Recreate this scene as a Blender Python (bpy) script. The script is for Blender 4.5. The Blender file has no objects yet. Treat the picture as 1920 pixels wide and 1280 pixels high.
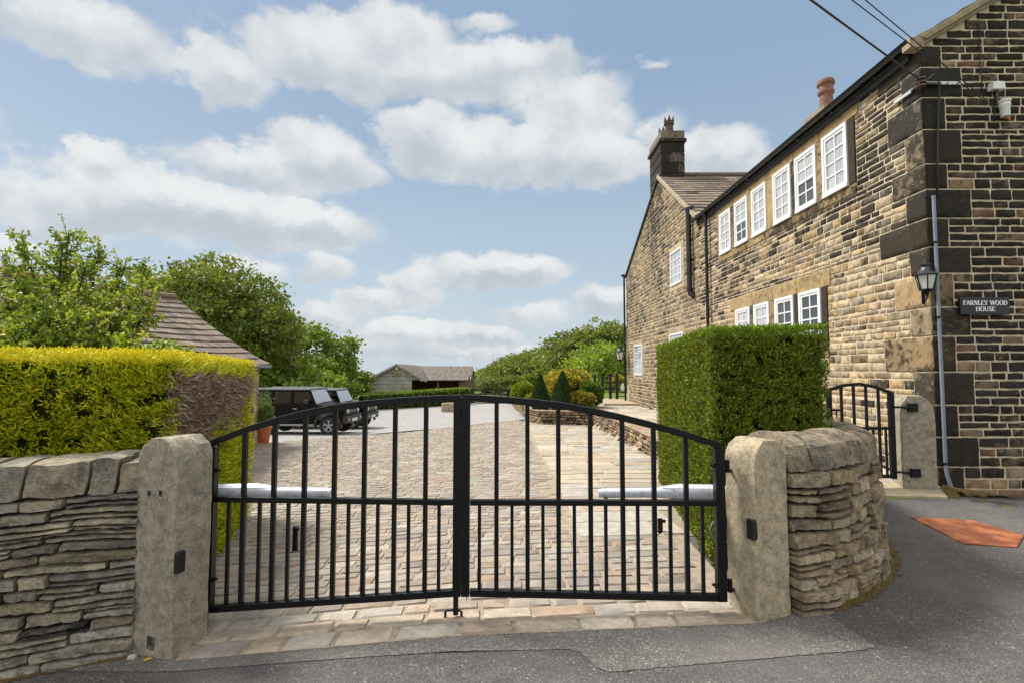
import bpy, bmesh, math, random
import numpy as np
from mathutils import Vector, Matrix, noise

R = math.radians
random.seed(7)
rng = np.random.default_rng(11)
scn = bpy.context.scene
COL = scn.collection

# ------------------------------------------------------------------ camera
F = 960.0                       # focal length in pixels of the 1920 px wide picture (18 mm on 36 mm)
HC = 1.6
PITCH = math.atan(52.0 / 960.0)
YAW = math.atan(3.0 / 960.0)
cam_d = bpy.data.cameras.new("camera")
cam = bpy.data.objects.new("camera", cam_d)
COL.objects.link(cam)
cam_d.lens = 18.0
cam_d.sensor_width = 36.0
cam_d.clip_start = 0.05
cam_d.clip_end = 4000.0
cam.location = (0, 0, HC)
cam.rotation_euler = (math.pi / 2 + PITCH, 0, YAW)
scn.camera = cam
CM = cam.rotation_euler.to_matrix()

def ray(px, py):
    return CM @ Vector(((px - 960.0) / F, (640.0 - py) / F, -1.0))

def W(px, py, Y):
    d = ray(px, py)
    t = Y / d.y
    return Vector((d.x * t, Y, HC + d.z * t))

# ------------------------------------------------------------------ exposure, sun, sky
scn.view_settings.view_transform = 'Standard'
scn.view_settings.look = 'None'
scn.view_settings.gamma = 1.0
scn.view_settings.exposure = 1.10
scn.render.film_transparent = False
SUN_EL, SUN_AZ = R(52), R(-62)           # azimuth measured from +Y towards +X
sdir = Vector((math.sin(SUN_AZ) * math.cos(SUN_EL), math.cos(SUN_AZ) * math.cos(SUN_EL), math.sin(SUN_EL)))
sun_d = bpy.data.lights.new("sun", 'SUN')
sun_d.energy = 2.5
sun_d.angle = R(14.0)
sun_d.color = (1.0, 0.95, 0.87)
sun = bpy.data.objects.new("sun", sun_d)
COL.objects.link(sun)
sun.rotation_euler = (-sdir).to_track_quat('-Z', 'Y').to_euler()

class NT:
    """small helper round a node tree"""
    def __init__(s, tree):
        s.t = tree
        s.l = tree.links
        tree.nodes.clear()
    def n(s, typ, ins=None, **props):
        nd = s.t.nodes.new(typ)
        for k, v in props.items():
            setattr(nd, k, v)
        for k, v in (ins or {}).items():
            s.put(nd.inputs[k], v)
        return nd
    def put(s, sock, v):
        if isinstance(v, bpy.types.Node):
            v = v.outputs[0]
        if isinstance(v, bpy.types.NodeSocket):
            s.l.new(v, sock)
        else:
            if sock.type == 'RGBA' and len(v) == 3:
                v = (*v, 1)
            sock.default_value = v
    def m(s, op, a, b=0.0, c=0.0, clamp=False):
        nd = s.t.nodes.new('ShaderNodeMath')
        nd.operation = op
        nd.use_clamp = clamp
        for i, v in enumerate((a, b, c)):
            if v is not None:
                s.put(nd.inputs[i], v)
        return nd.outputs[0]
    def vm(s, op, a, b=(0, 0, 0)):
        nd = s.t.nodes.new('ShaderNodeVectorMath')
        nd.operation = op
        s.put(nd.inputs[0], a)
        s.put(nd.inputs[1], b)
        return nd
    def mix(s, f, a, b, blend='MIX'):
        nd = s.t.nodes.new('ShaderNodeMix')
        nd.data_type = 'RGBA'
        nd.blend_type = blend
        nd.clamp_factor = True
        s.put(nd.inputs[0], f)
        s.put(nd.inputs[6], a)
        s.put(nd.inputs[7], b)
        return nd.outputs[2]
    def ss(s, x, lo, hi, a=0.0, b=1.0):
        nd = s.t.nodes.new('ShaderNodeMapRange')
        nd.interpolation_type = 'SMOOTHSTEP'
        s.put(nd.inputs[0], x)
        s.put(nd.inputs[1], lo)
        s.put(nd.inputs[2], hi)
        s.put(nd.inputs[3], a)
        s.put(nd.inputs[4], b)
        return nd.outputs[0]
    def noise(s, vec, scale, detail=4.0, rough=0.55, dist=0.0):
        nd = s.n('ShaderNodeTexNoise', {'Scale': scale, 'Detail': detail, 'Roughness': rough, 'Distortion': dist})
        if vec is not None:
            s.put(nd.inputs['Vector'], vec)
        return nd.outputs[0]

world = bpy.data.worlds.new("World")
scn.world = world
world.use_nodes = True
w = NT(world.node_tree)
out = w.n('ShaderNodeOutputWorld')
sky = w.n('ShaderNodeTexSky', sky_type='NISHITA', sun_disc=False, sun_elevation=SUN_EL,
          sun_rotation=SUN_AZ, air_density=1.0, dust_density=2.2, ozone_density=1.0, altitude=200.0)
geo = w.n('ShaderNodeTexCoord')
dirn = w.vm('NORMALIZE', geo.outputs['Generated']).outputs[0]
sep = w.n('ShaderNodeSeparateXYZ', {0: dirn})
az = w.m('ARCTAN2', sep.outputs[0], sep.outputs[1])
el = w.m('ARCSINE', sep.outputs[2])
comb = w.n('ShaderNodeCombineXYZ', {0: az, 1: el, 2: 0.0}).outputs[0]
big = w.n('ShaderNodeTexNoise', {'Vector': w.vm('MULTIPLY', dirn, (1, 1, 1.5)), 'Scale': 7.0, 'Detail': 7.0, 'Roughness': 0.56})
fine = w.n('ShaderNodeTexNoise', {'Vector': w.vm('MULTIPLY', dirn, (1, 1, 1.4)), 'Scale': 24.0, 'Detail': 8.0, 'Roughness': 0.6})
# warp of the cloud lobes so that their edges billow
warp = w.vm('MULTIPLY', w.vm('SUBTRACT', big.outputs[1], (0.5, 0.5, 0.5)), (0.115, 0.07, 0.0)).outputs[0]
warp2 = w.vm('MULTIPLY', w.vm('SUBTRACT', fine.outputs[1], (0.5, 0.5, 0.5)), (0.06, 0.04, 0.0)).outputs[0]
pw = w.vm('ADD', w.vm('ADD', comb, warp), warp2).outputs[0]
# lobes: picture x, y, half width, half height, weight
CL = [(180, 70, 165, 62, .66), (60, 30, 90, 50, .4), (430, 140, 92, 62, .92), (640, 110, 190, 82, 1.0), (735, 60, 120, 60, 1.0),
      (880, 140, 150, 62, .95), (1060, 185, 115, 62, .95), (985, 120, 110, 40, .8), (800, 250, 90, 60, 1.0), (960, 290, 230, 66, 1.0), (1120, 300, 110, 50, .9),
      (1085, 235, 110, 50, .9), (600, 285, 90, 52, .95), (500, 318, 165, 50, .9), (640, 320, 90, 45, .85), (185, 305, 66, 46, 1.05), (300, 385, 240, 72, 1.0),
      (110, 385, 170, 68, .85), (470, 412, 230, 56, .98), (600, 420, 110, 36, .8), (612, 500, 52, 34, .85), (480, 500, 60, 30, .7), (900, 512, 140, 36, .9), (985, 515, 90, 30, .8),
      (770, 540, 70, 36, .9), (700, 565, 90, 26, .75), (790, 625, 150, 30, .9), (925, 628, 60, 20, .85), (1000, 590, 80, 20, .5), (810, 655, 300, 20, .7),
      (600, 590, 70, 30, .7), (1300, 292, 130, 42, .95), (1240, 245, 50, 30, .4), (1370, 305, 70, 40, .8), (1140, 570, 70, 32, .85), (915, 50, 52, 20, .5),
      (1220, 125, 28, 14, .5), (1095, 115, 40, 18, .25), (20, 470, 70, 34, .9), (-200, 200, 200, 80, .9), (-500, 420, 260, 70, .9), (-350, 560, 300, 40, .8),
      (1700, 300, 200, 80, .8), (2200, 200, 250, 90, .9), (2500, 480, 300, 60, .9)]
dens = None
hgt = None
for (cx, cy, a, b, wt) in CL:
    d = ray(cx, cy).normalized()
    ca, ce = math.atan2(d.x, d.y), math.asin(d.z)
    d2 = ray(cx + a, cy).normalized(); d3 = ray(cx, cy - b).normalized()
    aa = abs(math.atan2(d2.x, d2.y) - ca); bb = abs(math.asin(d3.z) - ce)
    q = w.vm('MULTIPLY', w.vm('SUBTRACT', pw, (ca, ce, 0)), (1 / aa, 1 / bb, 0)).outputs[0]
    ln = w.vm('LENGTH', q).outputs['Value']
    v = w.m('MULTIPLY_ADD', ln, -wt, wt * 1.12)
    qs = w.n('ShaderNodeSeparateXYZ', {0: q}).outputs[1]
    hv = w.m('MULTIPLY', w.m('MAXIMUM', v, 0.0), qs)
    dens = v if dens is None else w.m('MAXIMUM', dens, v)
    hgt = hv if hgt is None else w.m('ADD', hgt, hv)
# open sky elsewhere (behind the camera) gets its own broken cloud
back = w.ss(w.m('ABSOLUTE', az), 1.25, 1.7)
bg = w.m('MULTIPLY', w.ss(w.noise(w.vm('MULTIPLY', dirn, (1, 1, 2.2)).outputs[0], 2.6, 6.0), 0.46, 0.62), back)
dn = w.m('ADD', dens, w.m('MULTIPLY', w.m('SUBTRACT', fine.outputs[0], 0.5), 0.55))
dn = w.m('ADD', dn, w.m('MULTIPLY', w.m('SUBTRACT', big.outputs[0], 0.5), 0.7))
cover = w.m('MAXIMUM', w.ss(dn, -0.08, 0.32), bg)
haze = w.ss(el, 0.22, -0.02)
cover = w.m('MAXIMUM', w.m('MULTIPLY', cover, 0.93), w.m('MULTIPLY', haze, 0.42))
lit = w.m('ADD', w.m('MULTIPLY', hgt, 1.5), w.m('MULTIPLY', w.m('SUBTRACT', w.noise(w.vm('ADD', dirn, (0.02, 0, -0.03)).outputs[0], 15.0, 6.0), 0.5), 1.8))
lit = w.ss(lit, -0.75, 0.75)
CS = 1.0
ccol = w.mix(lit, (3.3 * CS, 3.65 * CS, 4.0 * CS), (5.4 * CS, 5.5 * CS, 5.5 * CS))
skyc = w.mix(0.88, sky.outputs[0], w.mix(w.ss(el, 0.0, 0.6), (3.35, 4.05, 4.6), (1.85, 2.62, 3.65)))
# a bright veil added as fill light, out of view overhead and behind the viewer
fill_veil = w.m('MAXIMUM', w.m('MULTIPLY', back, w.ss(el, 0.02, 0.35)), w.ss(el, 0.72, 1.05))
fill_veil = w.m('MULTIPLY', fill_veil, w.ss(w.noise(w.vm('MULTIPLY', dirn, (1, 1, 2)).outputs[0], 3.0, 5.0), 0.28, 0.6, 0.55, 1.0))
fin = w.mix(w.m('MULTIPLY', fill_veil, .9), w.mix(cover, skyc, ccol), (8.8, 8.5, 8.2))
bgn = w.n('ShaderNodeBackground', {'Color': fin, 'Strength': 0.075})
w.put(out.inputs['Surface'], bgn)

# ------------------------------------------------------------------ ground shape
def lerp(a, b, t): return a + (b - a) * t
def clamp(x, a=0.0, b=1.0): return max(a, min(b, x))
ZX = [(-40, -.5), (-6, -.32), (-2, -.12), (-.35, 0), (1.5, .05), (6, .10), (12, .15), (60, .15)]
def zfront(x):
    if x <= ZX[0][0]: return ZX[0][1]
    for (a, za), (b, zb) in zip(ZX, ZX[1:]):
        if x <= b: return lerp(za, zb, (x - a) / (b - a))
    return ZX[-1][1]
def gz(x, y):
    s = lerp(.05, .03, clamp((x + 4) / 4.5))
    k = clamp((12 - y) / 7.0)
    if x > 2.9 and not (x > 5.5 and y < 20):                                  # the terrace beside the house stays level
        if y > 6.45: return float(np.interp(y, [6.45, 7.3, 10.6, 17.6, 24, 27, 227], [.11, .2, .25, .09, .0, 0, -4]))
        return zfront(x) * k
    drop = 0.0
    if y > 4: drop = -min(s * (y - 4), 1.0 + .004 * (y - 4))
    if y > 45: drop -= .02 * min(y - 45, 200)
    return zfront(x) * k + drop
def G(px, py, dz=0.0):
    """ground point seen at a picture position"""
    d = ray(px, py)
    t = 0.5
    while t < 400:
        p = Vector((0, 0, HC)) + d * t
        if p.z <= gz(p.x, p.y) + dz:
            return p
        t *= 1.003
    return p

# ------------------------------------------------------------------ mesh builders
def tag(o, label=None, cat=None, group=None, kind=None):
    if label: o['label'] = label
    if cat: o['category'] = cat
    if group: o['group'] = group
    if kind: o['kind'] = kind
    return o
def empty(name, loc=(0, 0, 0), rz=0.0, label=None, cat=None, group=None):
    o = bpy.data.objects.new(name, None)
    COL.objects.link(o)
    o.location = loc
    o.rotation_euler = (0, 0, rz)
    o.empty_display_size = 0.2
    return tag(o, label, cat, group)

class MB:
    def __init__(s):
        s.v = []; s.f = []; s.c = []; s.n = 0
    def add(s, vs, fs, col=(1, 1, 1, 0)):
        vs = np.asarray(vs, float)
        k = s.n
        s.v.append(vs)
        s.f.extend([tuple(i + k for i in f) for f in fs])
        if len(col) == 3: col = (*col, 0)
        s.c.append(np.tile(np.asarray(col, float), (len(vs), 1)))
        s.n += len(vs)
    def box(s, x0, y0, z0, x1, y1, z1, col=(1, 1, 1, 0)):
        s.add([(x0, y0, z0), (x1, y0, z0), (x1, y1, z0), (x0, y1, z0), (x0, y0, z1), (x1, y0, z1), (x1, y1, z1), (x0, y1, z1)],
              [(0, 3, 2, 1), (4, 5, 6, 7), (0, 1, 5, 4), (1, 2, 6, 5), (2, 3, 7, 6), (3, 0, 4, 7)], col)
    def bar(s, a, b, w_, h_, up=(0, 0, 1), col=(1, 1, 1, 0)):
        """box section bar from a to b; w_ across, h_ along up"""
        a = Vector(a); b = Vector(b); d = (b - a).normalized(); up = Vector(up)
        sd = d.cross(up)
        if sd.length < 1e-4: sd = d.cross(Vector((0, 1, 0)))
        sd.normalize(); u = sd.cross(d).normalized()
        vs = []
        for p in (a, b):
            for (i, j) in ((-1, -1), (1, -1), (1, 1), (-1, 1)):
                vs.append(p + sd * (w_ / 2 * i) + u * (h_ / 2 * j))
        s.add([tuple(v) for v in vs], [(0, 3, 2, 1), (4, 5, 6, 7), (0, 1, 5, 4), (1, 2, 6, 5), (2, 3, 7, 6), (3, 0, 4, 7)], col)
    def tube(s, pts, rad, seg=10, cap=True, col=(1, 1, 1, 0)):
        pts = [Vector(p) for p in pts]
        if not hasattr(rad, '__len__'): rad = [rad] * len(pts)
        vs = []; prev = None
        for i, p in enumerate(pts):
            d = (pts[min(i + 1, len(pts) - 1)] - pts[max(i - 1, 0)]).normalized()
            if prev is None:
                ref = Vector((0, 0, 1)) if abs(d.z) < .9 else Vector((1, 0, 0))
                a = d.cross(ref).normalized()
            else:
                a = (prev - d * prev.dot(d)).normalized()
            prev = a
            b = d.cross(a)
            for k in range(seg):
                t = 2 * math.pi * k / seg
                vs.append(tuple(p + (a * math.cos(t) + b * math.sin(t)) * rad[i]))
        fs = []
        for i in range(len(pts) - 1):
            for k in range(seg):
                k2 = (k + 1) % seg
                fs.append((i * seg + k, i * seg + k2, (i + 1) * seg + k2, (i + 1) * seg + k))
        if cap:
            fs.append(tuple(range(seg))[::-1])
            fs.append(tuple((len(pts) - 1) * seg + k for k in range(seg)))
        s.add(vs, fs, col)
    def lathe(s, prof, c=(0, 0, 0), seg=20, col=(1, 1, 1, 0)):
        """prof: (radius, z) pairs"""
        vs = []; fs = []
        for (r, z) in prof:
            for k in range(seg):
                t = 2 * math.pi * k / seg
                vs.append((c[0] + r * math.cos(t), c[1] + r * math.sin(t), c[2] + z))
        for i in range(len(prof) - 1):
            for k in range(seg):
                k2 = (k + 1) % seg
                fs.append((i * seg + k, i * seg + k2, (i + 1) * seg + k2, (i + 1) * seg + k))
        fs.append(tuple(range(seg))[::-1])
        fs.append(tuple((len(prof) - 1) * seg + k for k in range(seg)))
        s.add(vs, fs, col)
    def prism(s, poly, fn, d0, d1, col=(1, 1, 1, 0)):
        """poly: (u, v) outline, fn(u, v, d) -> point"""
        n = len(poly)
        vs = [tuple(fn(u, v, d0)) for u, v in poly] + [tuple(fn(u, v, d1)) for u, v in poly]
        fs = [tuple(range(n)), tuple(range(2 * n - 1, n - 1, -1))]
        for i in range(n):
            j = (i + 1) % n
            fs.append((i, n + i, n + j, j))
        s.add(vs, fs, col)
    def build(s, name, mat, parent=None, smooth=False, bevel=0.0, sharp=None, fix=False):
        me = bpy.data.meshes.new(name)
        V = np.concatenate(s.v) if s.v else np.zeros((0, 3))
        me.from_pydata(V.tolist(), [], s.f)
        at = me.color_attributes.new('Col', 'FLOAT_COLOR', 'POINT')
        at.data.foreach_set('color', np.concatenate(s.c).ravel())
        if fix:
            bm = bmesh.new(); bm.from_mesh(me); bmesh.ops.recalc_face_normals(bm, faces=bm.faces); bm.to_mesh(me); bm.free()
        if smooth:
            me.polygons.foreach_set('use_smooth', [True] * len(me.polygons))
            if sharp: me.set_sharp_from_angle(angle=R(sharp))
        me.materials.append(mat)
        o = bpy.data.objects.new(name, me)
        COL.objects.link(o)
        if parent: o.parent = parent
        if bevel:
            md = o.modifiers.new('bevel', 'BEVEL'); md.width = bevel; md.segments = 2; md.limit_method = 'ANGLE'
            md.angle_limit = R(40)
        return o

GT = {}
def grid_faces(nx, ny):
    k = (nx, ny)
    if k not in GT:
        GT[k] = [(j * (nx + 1) + i, j * (nx + 1) + i + 1, (j + 1) * (nx + 1) + i + 1, (j + 1) * (nx + 1) + i) for j in range(ny) for i in range(nx)]
    return GT[k]

def pillow(mb, fm, u0, u1, v0, v1, d, col, res=.08, rough=.004, wob=.004, edge=.012, back=-.012, mx=9):
    """one dressed stone: a raised patch with soft, slightly ragged edges; fm(u, v, n) maps to space"""
    L, H = u1 - u0, v1 - v0
    if L < .012 or H < .012: return
    nx = int(max(1, min(mx, round(L / res)))); ny = int(max(1, min(mx, round(H / res))))
    e = min(edge, L * .3, H * .3)
    us = np.concatenate([[u0], np.linspace(u0 + e, u1 - e, nx + 1), [u1]])
    vs = np.concatenate([[v0], np.linspace(v0 + e, v1 - e, ny + 1), [v1]])
    U, V = np.meshgrid(us, vs)
    Nn = np.full(U.shape, d) + rng.uniform(-rough, rough, U.shape)
    if back < -.03:      # rubble: every face leans its own way
        Nn = Nn + (V - v0) / H * rng.uniform(-.012, .012) + (U - u0) / L * rng.uniform(-.010, .010)
    Nn[0, :] = Nn[-1, :] = back
    Nn[:, 0] = Nn[:, -1] = back
    # round the corners and give the outline a waver
    U = U + rng.uniform(-wob, wob, U.shape); V = V + rng.uniform(-wob, wob, V.shape)
    c = e * .8
    for (j, i, sj, si) in ((0, 0, 1, 1), (0, -1, 1, -1), (-1, 0, -1, 1), (-1, -1, -1, -1)):
        U[j, i] += c * si; V[j, i] += c * sj
    P = fm(U.ravel(), V.ravel(), Nn.ravel())
    mb.add(np.stack(P, 1), grid_faces(nx + 2, ny + 2), col)

def plane_map(O, Ud, Nd, Vd=(0, 0, 1)):
    O = np.array(O, float); Ud = np.array(Ud, float); Nd = np.array(Nd, float); Vd = np.array(Vd, float)
    def fm(u, v, n):
        return [O[i] + Ud[i] * u + Vd[i] * v + Nd[i] * n for i in range(3)]
    return fm

def sheet(name, corners, nu, nv, off, mat, kind='structure', zf=gz, parent=None):
    """ground-following sheet over a quad: corners near-left, near-right, far-right, far-left"""
    a, b, c, d = [Vector((p[0], p[1], 0)) for p in corners]
    vs = []
    for j in range(nv + 1):
        t = j / nv
        for i in range(nu + 1):
            s_ = i / nu
            p = a.lerp(b, s_).lerp(d.lerp(c, s_), t)
            vs.append((p.x, p.y, zf(p.x, p.y) + off))
    mb = MB(); mb.add(vs, grid_faces(nu, nv))
    o = mb.build(name, mat, parent)
    if kind: o['kind'] = kind
    return o

def rbox(size, res=5, rnd=.35, amp=.01, seed=0, fn=None):
    """closed rounded irregular stone centred on the origin"""
    bm = bmesh.new()
    bmesh.ops.create_cube(bm, size=2.0)
    bmesh.ops.subdivide_edges(bm, edges=bm.edges[:], cuts=res, use_grid_fill=True)
    hx, hy, hz = [k / 2 for k in size]
    vs = []
    for v in bm.verts:
        p = v.co.copy()
        q = p.normalized() * 1.15
        p = p.lerp(q, rnd)
        p = Vector((p.x * hx, p.y * hy, p.z * hz))
        nz = noise.noise_vector(p * 7 + Vector((seed * 3.1, seed * 1.7, 0)))
        p += nz * amp
        nz = noise.noise_vector(p * 25 + Vector((seed * 3.1, seed * 1.7, 5)))
        p += nz * amp * .4
        vs.append(tuple(fn(p) if fn else p))
    bm.verts.index_update()
    fs = [tuple(v.index for v in f.verts) for f in bm.faces]
    bm.free()
    return vs, fs

def quads_obj(name, V, colv, mat, parent=None):
    """V (n,4,3) quads, colv (n,3)"""
    n = len(V)
    me = bpy.data.meshes.new(name)
    me.vertices.add(n * 4); me.loops.add(n * 4); me.polygons.add(n)
    me.vertices.foreach_set('co', V.reshape(-1).astype(np.float32))
    me.loops.foreach_set('vertex_index', np.arange(n * 4, dtype=np.int32))
    me.polygons.foreach_set('loop_start', np.arange(0, n * 4, 4, dtype=np.int32))
    me.update(calc_edges=True)
    at = me.color_attributes.new('Col', 'FLOAT_COLOR', 'POINT')
    C4 = np.ones((n, 4, 4), np.float32); C4[:, :, :3] = colv[:, None, :]
    at.data.foreach_set('color', C4.ravel())
    me.materials.append(mat)
    o = bpy.data.objects.new(name, me)
    COL.objects.link(o)
    if parent: o.parent = parent
    return o

def norm(a): return a / (np.linalg.norm(a, axis=1, keepdims=True) + 1e-9)
def leaves(name, P, D, S, width, colr, mat, parent=None, fold=.25):
    """leaf shaped quads at P pointing along D with length S"""
    n = len(P)
    D = norm(D)
    sd = norm(np.cross(D, rng.normal(size=(n, 3))))
    nn = np.cross(D, sd)
    S = np.asarray(S)[:, None]
    V = np.stack([P, P + D * S * .45 + sd * S * width - nn * S * width * fold, P + D * S, P + D * S * .45 - sd * S * width - nn * S * width * fold], 1)
    return quads_obj(name, V, colr, mat, parent)

def colmix(n, pal, wts, jit=.15):
    pal = np.array(pal, float); wts = np.array(wts, float); wts /= wts.sum()
    c = pal[rng.choice(len(pal), n, p=wts)]
    return np.clip(c * (1 + rng.uniform(-jit, jit, (n, 1))) * (1 + rng.uniform(-.06, .06, (n, 3))), 0, 1)
# ------------------------------------------------------------------ materials
def newmat(name):
    m = bpy.data.materials.new(name); m.use_nodes = True
    return m, NT(m.node_tree)
def finish(nt, color, rough=.8, bump=None, bstr=.3, bdist=.01, metal=0.0, spec=.5, extra=None):
    out = nt.n('ShaderNodeOutputMaterial')
    p = nt.n('ShaderNodeBsdfPrincipled')
    nt.put(p.inputs['Base Color'], color); nt.put(p.inputs['Roughness'], rough)
    nt.put(p.inputs['Metallic'], metal); nt.put(p.inputs['Specular IOR Level'], spec)
    for k, v in (extra or {}).items(): nt.put(p.inputs[k], v)
    if bump is not None:
        b = nt.n('ShaderNodeBump', {'Height': bump, 'Strength': bstr, 'Distance': bdist})
        nt.put(p.inputs['Normal'], b)
    nt.put(out.inputs[0], p)
    return p
def pos(nt): return nt.n('ShaderNodeNewGeometry').outputs['Position']
def plain(name, col, rough=.6, var=.12, sc=6.0, bstr=.15, metal=0.0, spec=.5, extra=None, bdist=.004):
    m, t = newmat(name)
    P = pos(t)
    n1 = t.noise(P, sc, 5); n2 = t.noise(P, sc * 9, 4)
    f = t.m('ADD', t.m('MULTIPLY', n1, .6), t.m('MULTIPLY', n2, .4))
    c = t.mix(t.ss(f, .3, .7), tuple(x * (1 - var) for x in col), tuple(min(1, x * (1 + var)) for x in col))
    r = t.m('ADD', t.m('MULTIPLY', t.m('SUBTRACT', n2, .5), .25), rough, clamp=True)
    finish(t, c, r, n2, bstr, bdist, metal, spec, extra)
    return m

def stone_mat(name, soot=(.015, .013, .011), rough=.9, bstr=.55, lichen=.0, scale=1.0, grain=1.0, bdist=.012, mott=.5, sootsoft=.18, bed=0.0, fw=.45, stain=.22):
    """stone coloured by its own 'Col'; alpha of Col says how blackened the stone is"""
    m, t = newmat(name)
    P = pos(t)
    at = t.n('ShaderNodeAttribute', attribute_name='Col')
    big = t.noise(P, 1.3 * scale, 4); mid = t.noise(P, 9 * scale, 6, .62, .4)
    fine = t.noise(P, 55 * scale, 6, .7); gr = t.noise(P, 220 * scale, 3, .6)
    c = at.outputs['Color']
    k = t.m('ADD', t.m('MULTIPLY', mid, 1 - fw), t.m('MULTIPLY', fine, fw))
    c = t.mix(t.ss(k, .36, .64), t.vm('MULTIPLY', c, (1 - mott, 1 - mott, 1 - mott * .95)).outputs[0],
              t.vm('MULTIPLY', c, (1 + mott * .6, 1 + mott * .55, 1 + mott * .45)).outputs[0])
    # warm iron stains
    st = t.ss(t.noise(t.vm('ADD', P, (7, 3, 1)).outputs[0], 4.5 * scale, 5, .6, .8), .56, .72)
    c = t.mix(t.m('MULTIPLY', st, stain), c, t.vm('MULTIPLY', c, (1.25, .85, .5)).outputs[0])
    # soot
    sm = t.m('ADD', at.outputs['Alpha'], t.m('MULTIPLY', t.m('SUBTRACT', t.m('ADD', t.m('MULTIPLY', mid, .5), t.m('ADD', t.m('MULTIPLY', big, .25), t.m('MULTIPLY', fine, .25))), .5), 2.6))
    c = t.mix(t.ss(sm, .5 - sootsoft, .5 + sootsoft, 0.0, .93), c, soot)
    if lichen:
        li = t.ss(t.noise(t.vm('ADD', P, (1, 9, 4)).outputs[0], 14 * scale, 6, .7), .60, .70)
        c = t.mix(t.m('MULTIPLY', li, lichen), c, (.42, .42, .30))
        sp = t.ss(t.noise(t.vm('ADD', P, (5, 2, 8)).outputs[0], 60 * scale, 3, .5), .66, .72)
        c = t.mix(t.m('MULTIPLY', sp, lichen), c, (.6, .6, .52))
    h = t.m('ADD', t.m('MULTIPLY', mid, .5), t.m('ADD', t.m('MULTIPLY', fine, .35 * grain), t.m('MULTIPLY', gr, .15 * grain)))
    if bed:      # bedding planes of the sandstone
        bd_ = t.noise(t.vm('MULTIPLY', P, (6, 6, 75)).outputs[0], 1.0, 5, .65, .5)
        h = t.m('ADD', h, t.m('MULTIPLY', bd_, bed))
        c = t.mix(t.m('MULTIPLY', t.ss(bd_, .50, .70), .45), c, t.vm('MULTIPLY', c, (.5, .48, .45)).outputs[0])
    finish(t, c, rough, h, bstr, bdist, spec=.25)
    return m

M = {}
M['wall_stone'] = stone_mat('wall stone', lichen=.15)
M['dry_stone'] = stone_mat('dry stone', lichen=.6, mott=.55, bstr=.9, bdist=.022, bed=.5)
M['sett'] = stone_mat('sett stone', soot=(.10, .09, .075), mott=.26, stain=.08, bstr=.6, bdist=.008)
M['slate'] = stone_mat('stone slate', soot=(.05, .042, .035), lichen=.3, mott=.35)
M['post_stone'] = stone_mat('gatepost stone', soot=(.10, .09, .07), lichen=.55, mott=.5, bstr=1.0, bdist=.012, scale=1.7, fw=.55, stain=.35)
M['mortar'] = plain('lime mortar', (.60, .50, .36), .95, .22, 12, .6, bdist=.006, spec=.2)
M['joint'] = plain('sandy joint', (.34, .285, .215), .95, .3, 14, .8, bdist=.008, spec=.2)
M['gap'] = plain('dark wall core', (.030, .025, .019), .95, .3, 10, .4, spec=.1)  # near-black backing paints the shadow in the gaps between stones
M['black_iron'] = None
m, t = newmat('black painted iron')
P = pos(t)
chip = t.ss(t.noise(P, 70, 3, .6), .735, .76)
n2 = t.noise(P, 160, 3)
finish(t, t.mix(t.m('MULTIPLY', chip, .8), (.0045, .0048, .006), (.35, .35, .36)), t.m('ADD', t.m('MULTIPLY', n2, .2), .30), n2, .12, .002, spec=.28)
M['black_iron'] = m
M['steel_plate'] = plain('dull dark steel', (.030, .028, .027), .5, .5, 8, .2, metal=.3)
M['black_plastic'] = plain('black plastic', (.010, .010, .012), .38, .2, 20, .05)
M['black_gutter'] = plain('black gutter', (.009, .010, .013), .25, .2, 3, .03)
M['fascia'] = plain('fascia shadow board', (.018, .018, .019), .6, .2, 3, .1)  # near-black colour stands for the shadow under the eaves
M['white_paint'] = plain('white gloss paint', (.80, .81, .82), .35, .04, 5, .03)
M['white_plastic'] = plain('white plastic', (.74, .74, .71), .45, .05, 9, .03)
M['silver'] = None
m, t = newmat('weathered silver cover')
P = pos(t)
k = t.noise(P, 40, 5, .65)
finish(t, t.mix(t.ss(k, .5, .75), (.62, .65, .70), (.24, .26, .30)), .38, k, .1, .003, metal=.15)
M['silver'] = m
M['conduit'] = plain('grey plastic conduit', (.20, .235, .29), .45, .15, 6, .05)
M['galv'] = plain('galvanised bracket', (.55, .55, .54), .5, .2, 20, .1, metal=.3)
M['porcelain'] = plain('brown insulator', (.09, .04, .03), .2, .2, 20, .05)
M['cable'] = plain('black cable', (.03, .028, .028), .55, .3, 30, .1)
M['terracotta'] = plain('terracotta', (.42, .135, .055), .75, .2, 10, .2)
M['pot_clay'] = plain('weathered chimney clay', (.21, .105, .075), .85, .35, 8, .3)
M['pot_dark'] = plain('sooty chimney clay', (.10, .07, .055), .9, .4, 12, .3)
M['grey_timber'] = None
def timber(name, c0, c1, board=.0, ax=2, sc=1.0):
    m, t = newmat(name)
    P = pos(t)
    v = t.vm('MULTIPLY', P, (1.5, 1.5, 26) if ax == 2 else (26, 26, 1.5)).outputs[0]
    g = t.noise(v, 1.0 * sc, 5, .65, .6)
    g2 = t.noise(P, 1.2, 4)
    c = t.mix(t.ss(g, .3, .7), c0, c1)
    c = t.mix(t.ss(g2, .35, .7, 0, .5), c, tuple(x * .6 for x in c0))
    h = g
    if board:
        z = t.n('ShaderNodeSeparateXYZ', {0: P}).outputs[2 if ax == 2 else 0]
        fr = t.m('FRACT', t.m('DIVIDE', z, board))
        e = t.m('MINIMUM', fr, t.m('SUBTRACT', 1.0, fr))
        ed = t.ss(e, .0, .07)
        c = t.mix(t.m('MULTIPLY', t.m('SUBTRACT', 1.0, ed), .75), c, (.03, .025, .02))
        h = t.m('ADD', t.m('MULTIPLY', g, .2), ed)
    finish(t, c, .85, h, .6, .02, spec=.2)
    return m
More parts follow.
